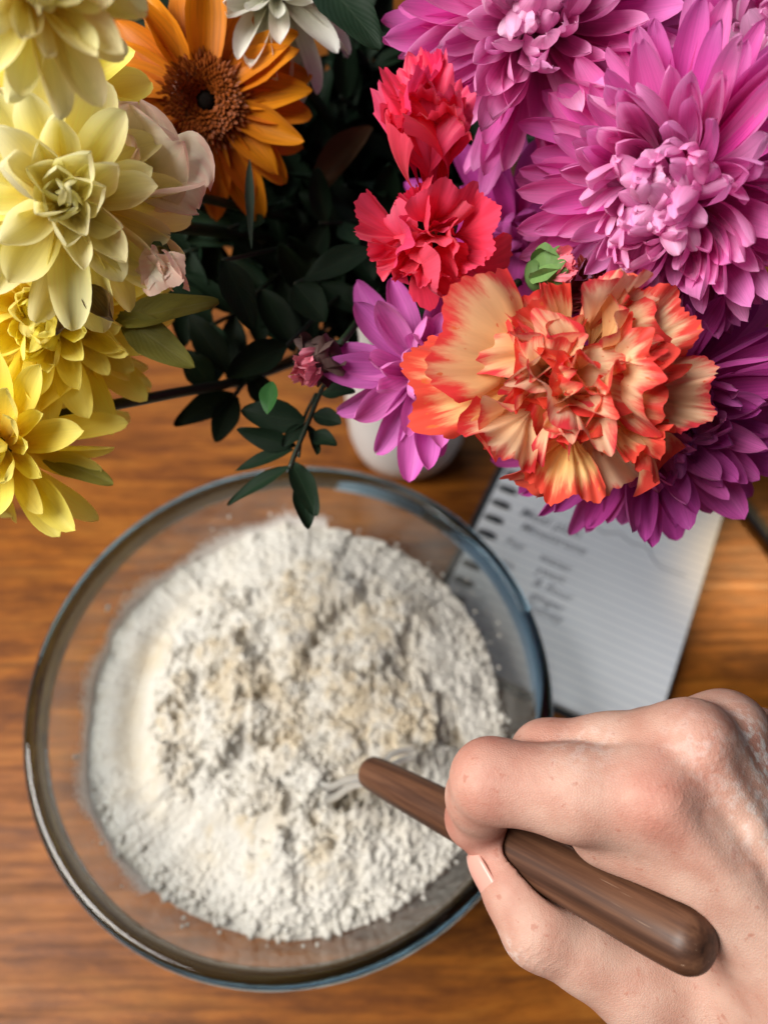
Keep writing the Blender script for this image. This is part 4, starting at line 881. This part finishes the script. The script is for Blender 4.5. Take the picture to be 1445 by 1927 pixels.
# leaves in the dark heart of the bouquet that one can make out
DL = ('dark green leaf pointing down right beneath the slender grey green blade', 'dark leaf lying sideways left of the fringed red carnation', 'dark leaf tilted down just above the dark pink bud', 'dark leaf pointing left beside the dark pink bud')
for k_, (b_, t_2, wd, fc, dd) in enumerate((((420, 490), (482, 606), .0125, (.2, .1, 1), .262), ((700, 470), (570, 515), .012, (0, .3, 1), .268), ((555, 535), (610, 598), .013, (-.1, .2, 1), .268), ((540, 650), (430, 700), .013, (0, .1, 1), .268))):
    rt = sprig_root(DL[k_], W(b_[0], b_[1], dd+.004), G_S)
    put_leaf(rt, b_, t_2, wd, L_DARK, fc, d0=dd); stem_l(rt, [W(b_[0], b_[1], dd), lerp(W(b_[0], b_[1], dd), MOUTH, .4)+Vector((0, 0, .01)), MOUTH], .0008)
def big_leaf(label, b_, t_2, wd, mat, fc, bend=-.3, fold=.14, point=.6, name='leaf_blade'):
    bz, tz = W(*b_), W(*t_2); L = (tz-bz).length; y = (tz-bz).normalized(); z = V(*fc); z = (z-y*z.dot(y)).normalized(); x = y.cross(z)
    m = Matrix((x, y, z)).transposed().to_4x4(); m.translation = bz
    o = obj(name, leaf(L*1.02, wd, bend, fold, 7, point), mat, None, m); tag(o, label, 'leaf'); return o
big_leaf('large glossy dark leaf at the top next to the white flower', (590, -60, .235), (704, 70, .228), .0170, L_DARK, (-.1, .1, 1))
big_leaf('slender grey green blade below the orange gerbera', (470, 300, .262), (464, 468, .256), .0036, leaf_mat('grey_green_leaf', (.028, .042, .03, 1), (.05, .07, .05, 1), .5, .1), (.4, 0, 1), bend=.1, point=.9)
big_leaf('long dark brown leaf under the topmost pink flower', (1130, 225, .268), (905, 318, .275), .0095, L_BROWN, (0, .4, 1), bend=-.4, point=.9)
big_leaf('withered brown leaf in the dark right of the gerbera', (700, 240, .30), (560, 350, .30), .014, L_BROWN, (.2, .3, 1), bend=-.7, fold=.3)
big_leaf('olive yellow leaf pointing right above the bright yellow flower', (215, 610, .232), (396, 553, .226), .0125, L_YG, (0, .4, .9))
big_leaf('olive yellow leaf pointing down past the bright yellow flower', (225, 590, .232), (350, 692, .228), .0125, L_YG, (.2, -.3, .9))
big_leaf('green yellow leaf of the lowest yellow flower over the table', (75, 850, .238), (203, 902, .234), .0105, L_YG, (.1, .5, .9))
big_leaf('dark leaf on the white patch at the top right', (1300, -50, .30), (1255, 105, .292), .016, L_DARK, (.3, .1, 1))
# sprigs that fill the heart of the bouquet
def sprig(P1, n_pairs, label, grp, wd=1.0):
    rnd = random; P0 = MOUTH+Vector((rnd.uniform(-.02, .02), rnd.uniform(-.02, .02), 0)); mid = lerp(P0, P1, .5)+Vector((rnd.uniform(-.01, .01), rnd.uniform(-.01, .01), .02))
    rt = sprig_root(label, P0, grp); inv_ = rt.matrix_basis.inverted(); pts = smooth([P0, mid, P1], 8)
    obj('stem', mesh('stem', *tube([inv_ @ p for p in pts], .0009, 5)), M_stemdark, rt)
    for k in range(n_pairs):
        t = .35+.65*(k+.5)/n_pairs; q = t*(len(pts)-1); i = min(int(q), len(pts)-2); p = lerp(pts[i], pts[i+1], q-i); d = (pts[i+1]-pts[i]).normalized()
        sd = d.cross(V(rnd.gauss(0, .4), rnd.gauss(0, .4), 1)).normalized()
        for s in (-1, 1):
            y = (d*rnd.uniform(.2, .7)+sd*s+Vector((0, 0, rnd.gauss(0, .25)))).normalized(); z = V(rnd.gauss(0, .45), rnd.gauss(0, .45), 1); z = (z-y*z.dot(y)).normalized(); x = y.cross(z); sc = rnd.uniform(.8, 1.35)*wd
            m = Matrix((x*sc, y*sc, z*sc)).transposed().to_4x4(); m.translation = p-P0
            obj('leaf', rnd.choice(LEAVES), None, rt, m)
    return rt
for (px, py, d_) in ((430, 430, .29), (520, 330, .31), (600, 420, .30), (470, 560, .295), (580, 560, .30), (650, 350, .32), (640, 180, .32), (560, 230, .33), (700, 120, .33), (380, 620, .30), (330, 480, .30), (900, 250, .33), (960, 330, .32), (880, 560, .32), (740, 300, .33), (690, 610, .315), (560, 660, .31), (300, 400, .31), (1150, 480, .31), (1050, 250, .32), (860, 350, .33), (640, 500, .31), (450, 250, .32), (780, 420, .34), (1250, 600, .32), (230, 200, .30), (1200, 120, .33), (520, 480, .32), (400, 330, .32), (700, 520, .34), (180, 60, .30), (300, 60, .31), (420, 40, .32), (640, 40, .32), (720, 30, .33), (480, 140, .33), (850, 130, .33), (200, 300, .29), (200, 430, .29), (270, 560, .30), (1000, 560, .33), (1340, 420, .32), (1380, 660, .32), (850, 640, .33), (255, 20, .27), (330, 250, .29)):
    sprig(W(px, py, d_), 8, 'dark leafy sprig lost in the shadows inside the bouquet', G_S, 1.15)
for px, py, d_, lb in ((1330, 40, .30, 'thin green stalk at the top edge behind the largest pink chrysanthemum'), (1420, 20, .31, 'thin green stalk in the topmost right corner beyond the pink flowers')):
    sprig(W(px, py, d_), 3, lb, 'stalks beyond the pink flowers')
# pale things beyond the bouquet
cp = obj('white_cloth', mesh('white_cloth', *(lambda: (lambda n: ([(WZ(1235, 60, 0).x+.16*(i/n-.25), WZ(1270, 60, 0).y+.16*(j/n-.35), .006+.010*abs(pnoise(np.array([i*.31]), np.array([j*.27]))[0])) for j in range(n+1) for i in range(n+1)], [(j*(n+1)+i, j*(n+1)+i+1, (j+1)*(n+1)+i+1, (j+1)*(n+1)+i) for j in range(n) for i in range(n)], [(0, 0)]*(n+1)**2))(20))()), simple('white_linen', (.75, .76, .78, 1), .9, noise=.1))
tag(cp, 'white cloth lying on the table far behind the flowers', 'cloth')
